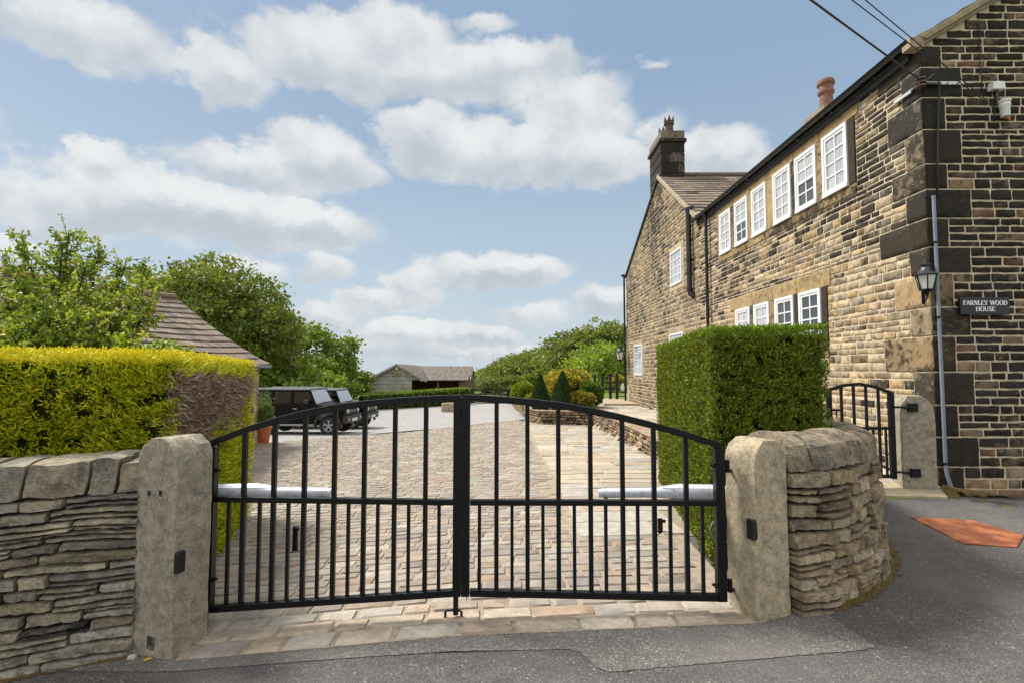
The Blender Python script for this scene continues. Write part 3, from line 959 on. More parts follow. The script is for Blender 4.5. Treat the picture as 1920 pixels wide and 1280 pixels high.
# windows: the white frame is the part, panes and a blind sit in it
def window(a, b, v0, v1, kind, nc, nr, dark):
    fr = MB(); pn = MB()
    def bx(mb_, u0, u1, w0, w1, n0, n1): mb_.box(CX - n1, CY + u0, w0, CX - n0, CY + u1, w1)
    o = .002; f = .065
    Wd, Hh = b - a, v1 - v0
    P0, P1 = .006, .048
    bx(fr, a, b, v0, v0 + f * .9, P0, P1 + .012); bx(fr, a, b, v1 - f * .8, v1, P0, P1)
    bx(fr, a, a + f * .8, v0 + f * .9, v1 - f * .8, P0, P1); bx(fr, b - f * .8, b, v0 + f * .9, v1 - f * .8, P0, P1)
    ia, ib, i0, i1 = a + f * .8, b - f * .8, v0 + f * .9, v1 - f * .8
    if kind in 'csl':   # inner sash or casement frame
        s_ = .045; Q0, Q1 = .008, .034
        bx(fr, ia, ib, i0, i0 + s_, Q0, Q1); bx(fr, ia, ib, i1 - s_, i1, Q0, Q1)
        bx(fr, ia, ia + s_, i0 + s_, i1 - s_, Q0, Q1); bx(fr, ib - s_, ib, i0 + s_, i1 - s_, Q0, Q1)
        ia += s_; ib -= s_; i0 += s_; i1 -= s_
        if kind == 's':
            mz = i0 + (i1 - i0) * .5
            bx(fr, ia, ib, mz - .028, mz + .022, Q0, Q1 + .006)
    g = .012
    for k in range(1, nc):
        u = lerp(ia, ib, k / nc); bx(fr, u - g, u + g, i0, i1, .008, .029)
    for k in range(1, nr):
        z = lerp(i0, i1, k / nr)
        if kind == 's' and k * 2 == nr: continue
        bx(fr, ia, ib, z - g, z + g, .0085, .0285)
    o = add(fr, 'window', M['white_paint'])
    rows = [(i0, i1, M['pane'])]
    if dark: rows = [(i0, lerp(i0, i1, dark), M['pane_dark']), (lerp(i0, i1, dark), i1, M['pane'])]
    for (z0, z1, mt) in rows:
        if z1 - z0 < .02: continue
        pn = MB(); bx(pn, ia - .01, ib + .01, z0 - (.01 if z0 == i0 else 0), z1 + (.01 if z1 == i1 else 0), .003, .014)
        p_ = pn.build('pane', mt); p_.parent = o
        p_.matrix_parent_inverse = Matrix.Identity(4)
    return o
for k, w_ in enumerate(wins):
    window(*w_, dark={1: .48, 4: .45, 6: 1.0, 7: .98}.get(k, 0))

# roofs of stone slates
def slates(mb, fm, L, S, clipf=None, h0=.30, h1=.16, th=.03, wr=(.35, .7), soot=.15, pal=((.23, .19, .15), (.27, .22, .17), (.19, .16, .14), (.30, .24, .17))):
    """fm(u, s, n): u along the eave, s up the slope; courses diminish towards the ridge"""
    s = 0
    while s < S - .02:
        h = lerp(h0, h1, s / S)
        u = -rng.uniform(0, .3)
        e0, e1 = (0, L) if clipf is None else clipf(s + h / 2)
        u = e0
        while u < e1 - .02:
            w_ = min(rng.uniform(*wr) * lerp(1.1, .75, s / S), e1 - u)
            if e1 - u - w_ < .12: w_ = e1 - u
            c = pal[rng.integers(len(pal))]; k = rng.uniform(.8, 1.2)
            u0, u1 = u + .004, u + w_ - .004
            s0 = s - .02 + rng.uniform(-.008, .008); s1 = min(s + h + .04, S)
            t_ = th * rng.uniform(.8, 1.25)
            nx = 3
            us = np.linspace(u0, u1, nx + 1)
            jit = rng.uniform(-.006, .006, nx + 1)
            U = np.concatenate([us, us, us, us]); 
            Sv = np.concatenate([s0 + jit, s0 + jit, np.full(nx + 1, s1), s0 + jit])
            Nv = np.concatenate([np.full(nx + 1, .004), np.full(nx + 1, .012 + t_) + rng.uniform(-.003, .003, nx + 1), np.full(nx + 1, .010), np.full(nx + 1, .004)])
            P = np.stack(fm(U, Sv, Nv), 1)
            k_ = nx + 1
            fs = []
            for i in range(nx):
                fs.append((i, i + 1, k_ + i + 1, k_ + i)); fs.append((k_ + i, k_ + i + 1, 2 * k_ + i + 1, 2 * k_ + i))
            fs.append((0, k_, 2 * k_)); fs.append((k_ - 1, 2 * k_ - 1, 3 * k_ - 1))
            mb.add(P, fs, (c[0] * k, c[1] * k, c[2] * k, soot + rng.normal(0, .15)))
            u += w_
        s += h
# wing roof, near slope
mb = MB()
OV = .06
def slope_map(p0, ud, sd):
    ud = Vector(ud).normalized(); sd = Vector(sd).normalized(); nd = ud.cross(sd).normalized()
    if nd.z < 0: nd = -nd
    return (lambda u, s, n: [p0[i] + ud[i] * u + sd[i] * s + nd[i] * n for i in range(3)])
S_ = math.hypot(AY - JY, AZ - WZ)
fmN = slope_map((CX - OV, JY - .02, WZ + .06), (1, 0, 0), (0, AY - JY, AZ - WZ))
slates(mb, fmN, 9.1, S_ + .02, h0=.34, h1=.22)
fmF = slope_map((CX - OV, FY + .1, WZ - .02), (1, 0, 0), (0, AY - FY - .1, AZ - WZ + .08))
slates(mb, fmF, 9.1, math.hypot(FY - AY + .1, AZ - WZ + .08), h0=.34, h1=.22)
# ridge and pale verge pointing
mb.bar((CX - OV, AY, AZ + .10), (CX + 9, AY, AZ + .10), .30, .09, col=(.20, .17, .14, .2))
# main range, both slopes
S2 = (WD / 2 + .05) / math.cos(R(31))
fmM = slope_map((CX - .04, CY - .08, EZ + .08), (0, 1, 0), (math.cos(R(31)), 0, math.sin(R(31))))
slates(mb, fmM, JY - CY + .1, S2 + .1, h0=.36, h1=.2)
fmB = slope_map((CX + WD + .10, CY - .08, EZ + .08), (0, 1, 0), (-math.cos(R(31)), 0, math.sin(R(31))))
slates(mb, fmB, JY - CY + .1, S2 + .1, h0=.36, h1=.2)
mb.bar((CX + WD / 2, CY - .08, RZ + .17), (CX + WD / 2, JY, RZ + .17), .28, .1, col=(.24, .19, .14, .1))
add(mb, 'roof', M['slate'])
# verge stones: pale mortar fillet on the wing, stone table on the near gable
mb = MB()
mb.bar((CX - .075, JY + .03, WZ + .02), (CX - .075, AY, AZ + .03), .07, .12, (0, -.5, 1), (.42, .36, .26, -.4))
mb.bar((CX - .06, FY + .06, WZ - .06), (CX - .06, AY, AZ + .03), .06, .07, (0, .5, 1), (.10, .09, .08, .3))
add(mb, 'wing_verge', M['slate'], bevel=.008)
mb = MB()
a_ = R(31)
mb.bar((CX - .02, CY - .07, EZ + .05), (CX + WD / 2, CY - .07, RZ + .075), .12, .07, (0, 0, 1), (.33, .27, .18, -.1))
mb.bar((CX - .02, CY - .045, EZ - .005), (CX + WD / 2, CY - .045, RZ + .01), .06, .05, (0, 0, 1), (.38, .31, .20, -.2))
mb.box(CX - .19, CY - .09, EZ - .07, CX + .0, CY + .06, EZ + .07, (.36, .27, .19, -.1))
add(mb, 'verge', M['slate'], bevel=.008)
# gutter and fascia along the main range
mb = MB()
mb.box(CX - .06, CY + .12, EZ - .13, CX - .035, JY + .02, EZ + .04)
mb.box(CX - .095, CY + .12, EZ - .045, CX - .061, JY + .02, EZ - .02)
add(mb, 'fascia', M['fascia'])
mb = MB()
gx, gz_, gr = CX - .150, EZ + .05, .056
prof = []
for k in range(9):
    t_ = math.pi * k / 8
    prof.append((gx - gr * math.cos(t_), gz_ - gr * math.sin(t_)))
prof = [(gx - gr - .008, gz_ + .012)] + prof + [(gx + gr, gz_ + .012)]
inner = [(x_ * 1.0 + (gx - x_) * .12, z_ + .008) for x_, z_ in prof[::-1]]
mb.prism([(x_, z_) for x_, z_ in prof + inner], lambda u, v, d: (u, d, v), CY - .04, JY + .12)
for k in range(9):
    yy = CY + .7 + k * 1.02
    mb.bar((CX - .02, yy, EZ - .06), (gx + .02, yy, gz_ - gr - .01), .02, .02)
mb.box(CX - .12, CY - .02, EZ + .035, CX - .055, JY + .1, EZ + .06)
add(mb, 'gutter', M['black_gutter'], smooth=True, sharp=35)
# downpipes
def pipe(pts, r, parent=house, name='downpipe', mat=M['black_gutter'], collars=(), hopper=None):
    mb = MB(); mb.tube(pts, r, 12)
    for z in collars:
        p = pts[1] if len(pts) > 2 else pts[0]
        mb.tube([(p[0], p[1], z - .03), (p[0], p[1], z + .03)], r * 1.22, 12)
        mb.bar((p[0], p[1] - r * 1.6, z), (p[0], p[1] + r * 1.6, z), .04, .035)
    return add(mb, name, mat, parent, smooth=True, sharp=35)
py_ = OW(1334, 600).y
pipe([(CX - .15, py_, EZ + .0), (CX - .10, py_, EZ - .16), (CX - .10, py_, .02)], .042, collars=(4.9, 3.1, 1.2))
py2 = OW(1293, 500, CX - .11).y
zt = OW(1290, 392, CX - .1).z; zb = OW(1290, 560, CX - .1).z
mb = MB(); mb.tube([(CX - .12, py2, zt), (CX - .12, py2, zb + .26), (CX - .11, py2 - .03, zb + .12), (CX - .03, py2 - .12, zb)], .078, 14)
for z in (zt - .02, zt - 1.6 * 1.0, zb + .75, zb + .24):
    mb.tube([(CX - .12, py2, z - .05), (CX - .12, py2, z + .03)], .094, 14)
mb.box(CX - .10, py2 - .17, zt - .10, CX - .0, py2 + .12, zt + .02)
add(mb, 'waste_pipe', M['black_gutter'], smooth=True, sharp=35)
fx = ray(1170, 600); fyy = FY - .15
X3 = W(1171, 600, fyy).x
pipe([(CX - .16, fyy, WZ + .08), (X3, fyy, WZ - .1), (X3, fyy, .02)], .045, collars=(5.6, 3.2, 1.4))
mb = MB(); mb.tube([(CX - .22, FY + .08, WZ + .06), (CX + 3, FY + .08, WZ + .06)], .06, 8); add(mb, 'gutter', M['black_gutter'], smooth=True, sharp=35)
# chimneys
def stack(name, x0, x1, y0, y1, z0, z1, col, soot, cap=.08):
    mb = MB()
    mb.box(x0, y0, z0, x1, y1, z1, (*col, soot))
    rows = max(1, round((z1 - z0) / .42)); hh = (z1 - z0) / rows
    for r_ in range(rows):
        for (O, Ud, Nd, L) in (((x0, y0, 0), (1, 0, 0), (0, -1, 0), x1 - x0), ((x0, y1, 0), (0, -1, 0), (-1, 0, 0), y1 - y0), ((x1, y0, 0), (0, 1, 0), (1, 0, 0), y1 - y0), ((x1, y1, 0), (-1, 0, 0), (0, 1, 0), x1 - x0)):
            fm = plane_map(O, Ud, Nd)
            cut = L * (.35 if r_ % 2 else .72)
            for (a_, b_) in ((0, cut), (cut, L)):
                k = rng.uniform(.6, 1.1)
                pillow(mb, fm, a_ + .008, b_ - .008, z0 + r_ * hh + .008, z0 + (r_ + 1) * hh - .008, .02, (col[0] * k, col[1] * k, col[2] * k, soot + rng.normal(0, .1)), .12, .004, .003, .015, -.003)
    mb.box(x0 - cap, y0 - cap, z1, x1 + cap, y1 + cap, z1 + .11, (*col, soot - .1))
    mb.box(x0 - .02, y0 - .02, z1 + .11, x1 + .02, y1 + .02, z1 + .42, (*[c * 1.3 for c in col], soot - .35))
    return add(mb, name, M['wall_stone'])
cy0 = OW(1240, 300).y; cy1 = OW(1218, 300).y
cw = .86
s1 = stack('chimney', CX + .02, CX + cw, cy0 + .05, cy1, 8.0, 9.98, (.20, .17, .14), .75)
def crown_pot(x, y, z, parent, r=.17, h=.62):
    mb = MB()
    mb.lathe([(r, 0), (r * .95, h * .72), (r * 1.18, h * .76), (r * 1.22, h * .84), (r * 1.0, h * .88), (r * 1.0, h), (r * .8, h), (r * .8, h * .6)], (x, y, z), 14)
    for k in range(6):
        t_ = k * math.pi / 3 + .3
        c_ = Vector((x + r * .95 * math.cos(t_), y + r * .95 * math.sin(t_), z + h))
        tg = Vector((-math.sin(t_), math.cos(t_), 0)) * r * .38; o_ = Vector((math.cos(t_), math.sin(t_), 0)) * .03
        mb.add([tuple(c_ - tg - o_), tuple(c_ + tg - o_), tuple(c_ + o_ + Vector((0, 0, .20))), tuple(c_ - tg + o_), tuple(c_ + tg + o_)],
               [(0, 1, 2), (3, 2, 4), (0, 2, 3), (1, 4, 2), (0, 3, 4, 1)])
    o = mb.build('chimney_pot', M['pot_dark'], parent); o.matrix_parent_inverse = Matrix.Identity(4)
    return o
crown_pot(CX + .42, cy0 + .38, 10.40, s1, .16, .5); crown_pot(CX + .42, cy0 + 1.15, 10.40, s1, .15, .45)
pt = W(1548, 152, 14.2); 
s2 = stack('chimney', pt.x - .35, pt.x + .35, 14.2 - .45, 14.2 + .45, 7.0, pt.z - 1.35, (.26, .2, .14), .3)
mb = MB(); zt = pt.z - .93
mb.lathe([(.18, 0), (.165, .50), (.205, .54), (.215, .60), (.18, .66), (.19, .78), (.225, .80), (.23, .86), (.20, .93), (.15, .93), (.15, .5)], (pt.x, 14.2, zt), 20)
o = mb.build('chimney_pot', M['pot_clay'], s2, smooth=True, sharp=40); o.matrix_parent_inverse = Matrix.Identity(4)
for k in range(10):
    pass
# ------------------------------------------------------------------ stone gateposts
def post(name, fl, fr, back, z0, z1, label, cat='gatepost', seed=1, topr=.13, asym=1.0, colr=(.35, .315, .245, .06)):
    fl, fr, back = Vector((*fl, 0)), Vector((*fr, 0)), Vector((*back, 0))
    u = (fr - fl); wd = u.length; u.normalize()
    n = Vector((-u.y, u.x, 0))            # towards the back
    dp = abs((back - fl).dot(n)) if abs((back - fl).dot(n)) > .05 else .25
    H = z1 - z0
    c = fl + u * wd / 2 + n * dp / 2
    bm = bmesh.new(); bmesh.ops.create_cube(bm, size=2.0)
    bmesh.ops.subdivide_edges(bm, edges=bm.edges[:], cuts=26, use_grid_fill=True)
    vs = []
    for v in bm.verts:
        p = v.co.copy()
        # soften the arrises
        q = Vector((p.x, p.y, 0)); m_ = max(abs(p.x), abs(p.y))
        if min(abs(p.x), abs(p.y)) > .97:
            p.x *= .972; p.y *= .972
        z = (p.z + 1) / 2 * H
        x = p.x * wd / 2; y = p.y * dp / 2
        e = z - (H - topr)
        if e > 0:
            t_ = min(1, e / topr)
            k = math.sqrt(max(0, 1 - (t_ * .93) ** 2))
            x *= lerp(k, 1, .35) if asym < 1 and x < 0 else k
            y *= lerp(k, 1, .9)
        P_ = c + u * x + n * y; P_.z = z0 + z
        nz = noise.noise_vector(P_ * 6 + Vector((seed, 0, 0))) * .007 + noise.noise_vector(P_ * 30) * .0028
        vs.append(tuple(P_ + nz))
    bm.verts.index_update(); fs = [tuple(v.index for v in f.verts) for f in bm.faces]; bm.free()
    mb = MB(); mb.add(vs, fs, colr)
    root = empty(name, (c.x, c.y, z0), 0, label, cat)
    o = mb.build('stone_shaft', M['post_stone'], root, smooth=True, sharp=32)
    o.matrix_parent_inverse = Matrix.Translation((-c.x, -c.y, -z0))
    return root, o, c, u, n, wd, dp
def under(root, o):
    o.parent = root; l = root.location
    o.matrix_parent_inverse = Matrix.Translation((-l.x, -l.y, -l.z))
    return o
def cut(o, mb):
    cu = mb.build('tmp', M['gap'], None, fix=True)
    md = o.modifiers.new('cut', 'BOOLEAN'); md.object = cu; md.operation = 'DIFFERENCE'; md.solver = 'EXACT'
    dg = bpy.context.evaluated_depsgraph_get(); dg.update()
    me = bpy.data.meshes.new_from_object(o.evaluated_get(dg))
    o.modifiers.clear(); o.data = me
    bpy.data.objects.remove(cu)

GL, gl_o, gc, gu, gn, gw, gd = post('gatepost', (-2.35, 3.228), (-2.035, 3.117), (-2.066, 3.40), -.20, W(300, 823, 3.15).z, 'weathered round-topped stone gatepost with square bolt holes at the left end of the gate', seed=3, topr=.13)
def loc(u_, v_, n_, c=gc, u=gu, n=gn): # u from centre, v height, n from the front face
    p = c + u * u_ + n * (n_ - gd / 2); p.z = v_; return p
mb = MB()
for (px, py, s_) in ((279, 925, .016), (302, 924, .017), (283, 1203, .034)):
    d = ray(px, py); o0 = Vector((0, 0, HC)); f0 = gc - gn * gd / 2
    t_ = (f0 - o0).dot(gn) / d.dot(gn); p = o0 + d * t_
    a, b = p - gn * .03, p + gn * .055
    mb.bar(a, b, s_ * 1.9, s_ * 1.9, (0.05, 0, 1))
cut(gl_o, mb)
GRt, gr_o, rc, ru, rn, rw, rd = post('gatepost', (1.495, 3.215), (1.748, 3.32), (1.40, 3.44), -.05, W(1430, 824, 3.3).z, 'smooth tan round-topped stone gatepost joined to the curved wall right of the gate', seed=8, topr=.13, colr=(.43, .37, .26, -.08))
# steel posts behind them that carry the hinges
def plate(root, x0, x1, y0, y1, z0, z1, flip):
    mb = MB(); mb.box(x0, y0, z0, x1, y1, z1)
    for k in range(5):
        z = lerp(z0 + .1, z1 - .06, k / 4)
        mb.lathe([(.007, 0), (.005, .006)], (lerp(x0, x1, .5), y0 - .0, z), 6)
    return under(root, mb.build('hinge_plate', M['steel_plate'], bevel=.003))
plate(GL, -2.135, -2.068, 3.385, 3.56, -.14, W(372, 852, 3.4).z, 1)
plate(GRt, 1.50, 1.565, 3.45, 3.66, .03, W(1380, 850, 3.55).z, 0)

# ------------------------------------------------------------------ double gate
def leafY(x, s):
    return lerp(3.45, 3.37, (x + 2.0) / 1.65) if s == 'L' else lerp(3.37, 3.36, (x + .3) / 1.65)
def gate_leaf(s, label):
    if s == 'L':
        x0, x1 = W(394, 1000, 3.45).x, W(857, 1000, 3.37).x
        top = [(399, 826), (410, 819), (458, 800), (514, 783), (571, 768), (627, 757.5), (683, 750), (740, 745), (798, 741.5), (857, 739)]
        longs = [458, 514, 571, 627, 683, 740, 798]; shorts = [428, 486, 540, 596, 653, 708, 766, 823]
    else:
        x0, x1 = W(873, 1000, 3.37).x, W(1350, 1000, 3.36).x
        top = [(873, 738.5), (931, 741.5), (989, 746), (1047, 752.5), (1107, 763), (1167, 776), (1226, 791), (1286, 808), (1340, 825), (1352, 830)]
        longs = [931, 989, 1047, 1107, 1167, 1226, 1286]; shorts = [899, 960, 1018, 1077, 1136, 1196, 1257, 1317]
    hx = x0 if s == 'L' else x1
    root = empty('driveway_gate', (hx, leafY(hx, s), gz(hx, 3.4)), 0, label, 'gate', 'two leaves of the black iron driveway gate')
    def pt(px, py):
        Y = 3.4
        for _ in range(4):
            p = W(px, py, Y); Y = leafY(p.x, s)
        return W(px, py, Y)
    tp = [pt(*q) for q in top]
    def topz(x): return float(np.interp(x, [p.x for p in tp], [p.z for p in tp])) - .022
    zm = .742
    if s == 'L': zb = lambda x: lerp(.012, .150, (x - x0) / (x1 - x0)) + .02
    else: zb = lambda x: lerp(.152, .128, (x - x0) / (x1 - x0)) + .02
    T = .045
    def P(x, z): return (x, leafY(x, s), z)
    iron = M['black_iron']
    def mk(nm, f, bev=.003):
        mb = MB(); f(mb); return under(root, mb.build(nm, iron, bevel=bev))
    outer = x0 if s == 'L' else x1; inner = x1 if s == 'L' else x0
    # arched top rail as one swept box section
    def rail(mb):
        n = 26
        xs_ = [lerp(x0 - .02, x1 + .02, k / n) for k in range(n + 1)]
        vs = []
        for x in xs_:
            z = topz(x) + .0
            for (dy, dz) in ((-T / 2, -.022), (T / 2, -.022), (T / 2, .022), (-T / 2, .022)):
                vs.append((x, leafY(x, s) + dy, z + dz))
        fs = [(0, 1, 2, 3), tuple(n * 4 + k for k in (3, 2, 1, 0))]
        for i in range(n):
            for k in range(4):
                k2 = (k + 1) % 4
                fs.append((i * 4 + k, (i + 1) * 4 + k, (i + 1) * 4 + k2, i * 4 + k2))
        mb.add(vs, fs)
    mk('top_rail', rail)
    mk('stile', lambda mb: mb.bar(P(outer, zb(outer) - .02), P(outer, topz(outer) - .02), .058, .058, (0, 1, 0)))
    mk('stile', lambda mb: mb.bar(P(inner, zb(inner) - .02), P(inner, topz(inner) + .005), .052, .05, (0, 1, 0)))
    mk('middle_rail', lambda mb: mb.bar(P(x0 + .03, zm), P(x1 - .026, zm), .042, .036))
    mk('bottom_rail', lambda mb: mb.bar(P(x0 + .03, zb(x0)), P(x1 - .026, zb(x1)), .044, .042))
    for px in longs:
        x = pt(px, 900).x
        mk('long_bar', lambda mb: (mb.bar(P(x, zm + .018), P(x, topz(x) - .018), .028, .028, (0, 1, 0)), mb.bar(P(x, zb(x) + .02), P(x, zm - .018), .028, .028, (0, 1, 0))), 0)
    for px in shorts:
        x = pt(px, 1000).x
        mk('short_bar', lambda mb: mb.bar(P(x, zb(x) + .02), P(x, zm - .018), .021, .021, (0, 1, 0)), 0)
    # hinges
    sg = -1 if s == 'L' else 1
    for zz in ((W(375, 885, 3.43).z, W(375, 1090, 3.43).z) if s == 'L' else (W(1372, 870, 3.45).z, W(1372, 1088, 3.45).z)):
        def hinge(mb):
            xx = outer + sg * .058
            yy = leafY(outer, s) + .005
            mb.tube([(xx, yy, zz - .035), (xx, yy, zz + .045)], .016, 10)
            mb.tube([(outer - sg * .055, yy, zz + .01), (xx, yy, zz + .01)], .008, 8)
            mb.bar((xx, yy, zz - .025), (xx + sg * .035, yy + .03, zz - .03), .018, .018)
            mb.tube([(outer - sg * .045, yy - .012, zz + .01), (outer - sg * .032, yy - .012, zz + .01)], .015, 6)
        mk('hinge', hinge, 0)
    if s == 'L':
        def bolt(mb):
            x = inner - .006
            mb.tube([(x, leafY(x, s) - .002, .20), (x, leafY(x, s) - .002, .035)], .017, 12)
        mk('drop_bolt', bolt, 0)
    return root
gate_leaf('L', 'left leaf of the black iron driveway gate, hinged on the post with bolt holes')
gate_leaf('R', 'right leaf of the black iron driveway gate, hinged on the smooth tan post')
# floor catch ring
mb = MB(); c = G(850, 1163)
r_ = .052
mb.tube([(c.x - r_, c.y, c.z + .0), (c.x - r_, c.y, c.z + .055), (c.x - r_ + .012, c.y, c.z + .066), (c.x + r_ - .012, c.y, c.z + .066), (c.x + r_, c.y, c.z + .055), (c.x + r_, c.y, c.z)], .008, 8)
tag(mb.build('floor_catch', M['black_iron'], smooth=True), 'black iron hoop in the setts that receives the drop bolt of the gate', 'gate catch')
# electric openers
def opener(xa, xb, Y, z, label):
    """xa at the post, xb free end"""
    root = empty('gate_opener', (xa, Y, z), 0, label, 'gate opener', 'silver gate opener arms')
    mb = MB(); L = xb - xa; n = 14; vs = []; sec = 10
    for i in range(n + 1):
        t_ = i / n
        hh = .033 * (1 - .06 * t_) * (.88 if i in (0, n) else 1) * (1.12 if t_ < .55 else .95)
        ww = .042 * (.85 if i in (0, n) else 1)
        zz = z + .004 * math.sin(t_ * 3.1)
        for k in range(sec):
            a = 2 * math.pi * k / sec + math.pi / sec
            cx_ = math.copysign(abs(math.cos(a)) ** .6, math.cos(a)); sx_ = math.copysign(abs(math.sin(a)) ** .6, math.sin(a))
            vs.append((xa + L * (t_ if i not in (0, n) else t_), Y + ww * cx_, zz + hh * sx_))
    fs = [(i * sec + k, i * sec + (k + 1) % sec, (i + 1) * sec + (k + 1) % sec, (i + 1) * sec + k) for i in range(n) for k in range(sec)]
    fs += [tuple(range(sec))[::-1], tuple(n * sec + k for k in range(sec))]
    mb.add(vs, fs)
    under(root, mb.build('housing', M['silver'], smooth=True, sharp=45, fix=True))
    sg = 1 if L > 0 else -1
    mb = MB()
    mb.add([(xa + L * .03, Y - .03, z + .035), (xa + L * .50, Y - .03, z + .040), (xa + L * .56, Y - .02, z + .048), (xa + L * .40, Y + .02, z + .058), (xa + L * .05, Y + .02, z + .052)], [(0, 1, 2, 3, 4)])
    under(root, mb.build('cover_lip', M['silver']))
    mb = MB(); mb.tube([(xa - sg * .10, Y + .01, z), (xa + L * .02, Y, z)], .022, 10)
    under(root, mb.build('pivot', M['steel_plate'], smooth=True, sharp=40)); mb = MB()
    mb.tube([(xb - sg * .05, Y, z - .03), (xb - sg * .05, Y - .10, z - .03)], .012, 8)
    under(root, mb.build('arm', M['steel_plate'], smooth=True, sharp=40))
    return root
za = W(500, 921, 3.60).z; zb_ = W(1250, 925, 3.50).z
opener(W(385, 921, 3.62).x, W(620, 922, 3.56).x, 3.58, za, 'silver electric gate opener arm behind the left leaf of the driveway gate')
opener(W(1368, 925, 3.56).x, W(1122, 925, 3.50).x, 3.52, zb_, 'silver electric gate opener arm behind the right leaf of the driveway gate')
# grey flexible cable loop by the right opener
mb = MB()
q = [(1350, 968), (1336, 980), (1331, 992), (1335, 1004), (1345, 1012), (1366, 1016), (1374, 1008), (1377, 985)]
mb.tube([tuple(W(a, b, 3.6)) for a, b in q], .006, 8)
tag(mb.build('flexible_cable', M['conduit'], smooth=True), 'thin grey flexible cable looping down behind the right hinge post', 'cable')
def photocell(px, py, c, u, n, dp, sidev, label):
    # on the side face: plane through the post's inner side
    o0 = Vector((0, 0, HC)); d = ray(px, py)
    f0 = c + u * sidev; t_ = (f0 - o0).dot(u) / d.dot(u); p = o0 + d * t_
    mb = MB(); s_ = 1 if sidev > 0 else -1
    mb.bar(p + Vector((0, 0, -.062)), p + Vector((0, 0, .062)), .055, .05, tuple(u))
    return tag(mb.build('photocell', M['black_plastic'], bevel=.006), label, 'photocell', 'black photocells on the gateposts')
photocell(335, 1052, gc, gu, gn, gd, gw / 2, 'small black photocell on the inner side of the gatepost with bolt holes')
photocell(1411, 991, rc, ru, rn, rd, -rw / 2, 'small black photocell on the inner side of the smooth tan gatepost')
# ground stops behind the leaves
for (px, pb, pt_, lab) in ((553, 1036, 986, 'black steel stop post in the setts behind the left leaf of the gate'), (1238, 1000, 971, 'short black steel stop post in the flagstones by the green hedge')):
    p = G(px, pb); zt = W(px, pt_, p.y).z
    root = empty('gate_stop', p, 0, lab, 'gate stop', 'gate stops in the paving')
    mb = MB(); mb.bar((p.x, p.y, p.z + .012), (p.x, p.y, zt), .045, .03, (0, 1, 0)); mb.box(p.x - .05, p.y - .035, p.z + .002, p.x + .05, p.y + .035, p.z + .018)
    under(root, mb.build('stop_post', M['black_iron'], bevel=.003))
    mb = MB(); mb.bar((p.x, p.y - .02, zt - .02), (p.x + .045, p.y - .02, zt - .02), .03, .025); under(root, mb.build('stop_tab', M['black_iron'], bevel=.002))

# ------------------------------------------------------------------ dry stone walls
DS = [(.35, .31, .235), (.29, .265, .205), (.40, .355, .26), (.31, .29, .24), (.25, .23, .19), (.43, .385, .30), (.31, .27, .18), (.29, .235, .175), (.36, .34, .285)]
def soot_dry(u, v): return .02 + .30 * noise.noise(Vector((u * 1.3, v * 2.2, 1.0)))
WO = Vector((-2.33, 3.262, 0)); WU = Vector((-.951, -.308, 0)); WN = Vector((.308, -.951, 0))
ZC0, ZC1 = W(150, 932, 3.15).z, W(150, 866, 3.18).z
def fm_left(u, v, n):
    vv = v + .010 * np.sin(u * 2.7 + 1) + .008 * np.sin(u * 7.3 + v * 9) - .012 * u * np.clip((.5 - v), 0, 1)
    nn = n + .03 * (ZC1 - v) + .014 * np.sin(u * 5 + v * 11)
    return [WO.x + WU.x * u + WN.x * nn, WO.y + WU.y * u + WN.y * nn, vv]
lw_root = empty('dry_stone_wall', (WO.x, WO.y, -.15), 0, 'grey dry stone wall with upright coping stones under the golden hedge', 'wall')
mb = MB()
coursed(mb, fm_left, 0, 7.5, -.62, ZC0, [], (.036, .070), (.14, .55), soot_dry, d=.030, gap=.006, res=.035, pal=DS, rough=.005, wob=.0045, edge=.009, back=-.05, dv=.018, split=.16, sj=.3)
under(lw_root, mb.build('masonry', M['dry_stone']))
mb = MB()
vs = []
for k in range(16):
    u = 7.5 * k / 15
    for (v, n_) in ((-.8, -.005), (ZC0 + .01, -.028), (ZC0 + .01, -.42), (-.8, -.42)):
        p = fm_left(np.array([u]), np.array([v]), np.array([n_])); vs.append((float(p[0][0]), float(p[1][0]), float(p[2][0])))
fs = [(i * 4 + k, (i + 1) * 4 + k, (i + 1) * 4 + (k + 1) % 4, i * 4 + (k + 1) % 4) for i in range(15) for k in range(4)]
fs += [(3, 2, 1, 0), (60, 61, 62, 63)]
mb.add(vs, fs)
under(lw_root, mb.build('core', M['gap'], fix=True))
def coping(root, fn, u, w_, h, dep, z, seed, tilt=0, rnd=.28, col=None):
    c = col or DS[rng.integers(len(DS))]
    def f(p):
        x = p.x + p.z * tilt
        return fn(u + w_ / 2 + x, z + h / 2 + p.z, -dep / 2 + p.y * 1.0)
    vs, fs = rbox((w_ - .014, dep, h), 9, rnd, .017, seed, f)
    mb = MB(); mb.add(vs, fs, (*c, rng.uniform(-.1, .3)))
    return under(root, mb.build('coping_stone', M['dry_stone'], smooth=True, sharp=16))
def fnL(u, v, n):
    p = fm_left(np.array([u]), np.array([v]), np.array([-n - .21 * 2 + .42])); return (float(p[0][0]), float(p[1][0]), float(p[2][0]))
def fnL(u, v, n):
    q_ = -n if False else n
    return (WO.x + WU.x * u + WN.x * (q_ + .035), WO.y + WU.y * u + WN.y * (q_ + .035), v + .010 * math.sin(u * 2.7 + 1) - .012 * u * 0)
u = .0
hs = ZC1 - ZC0
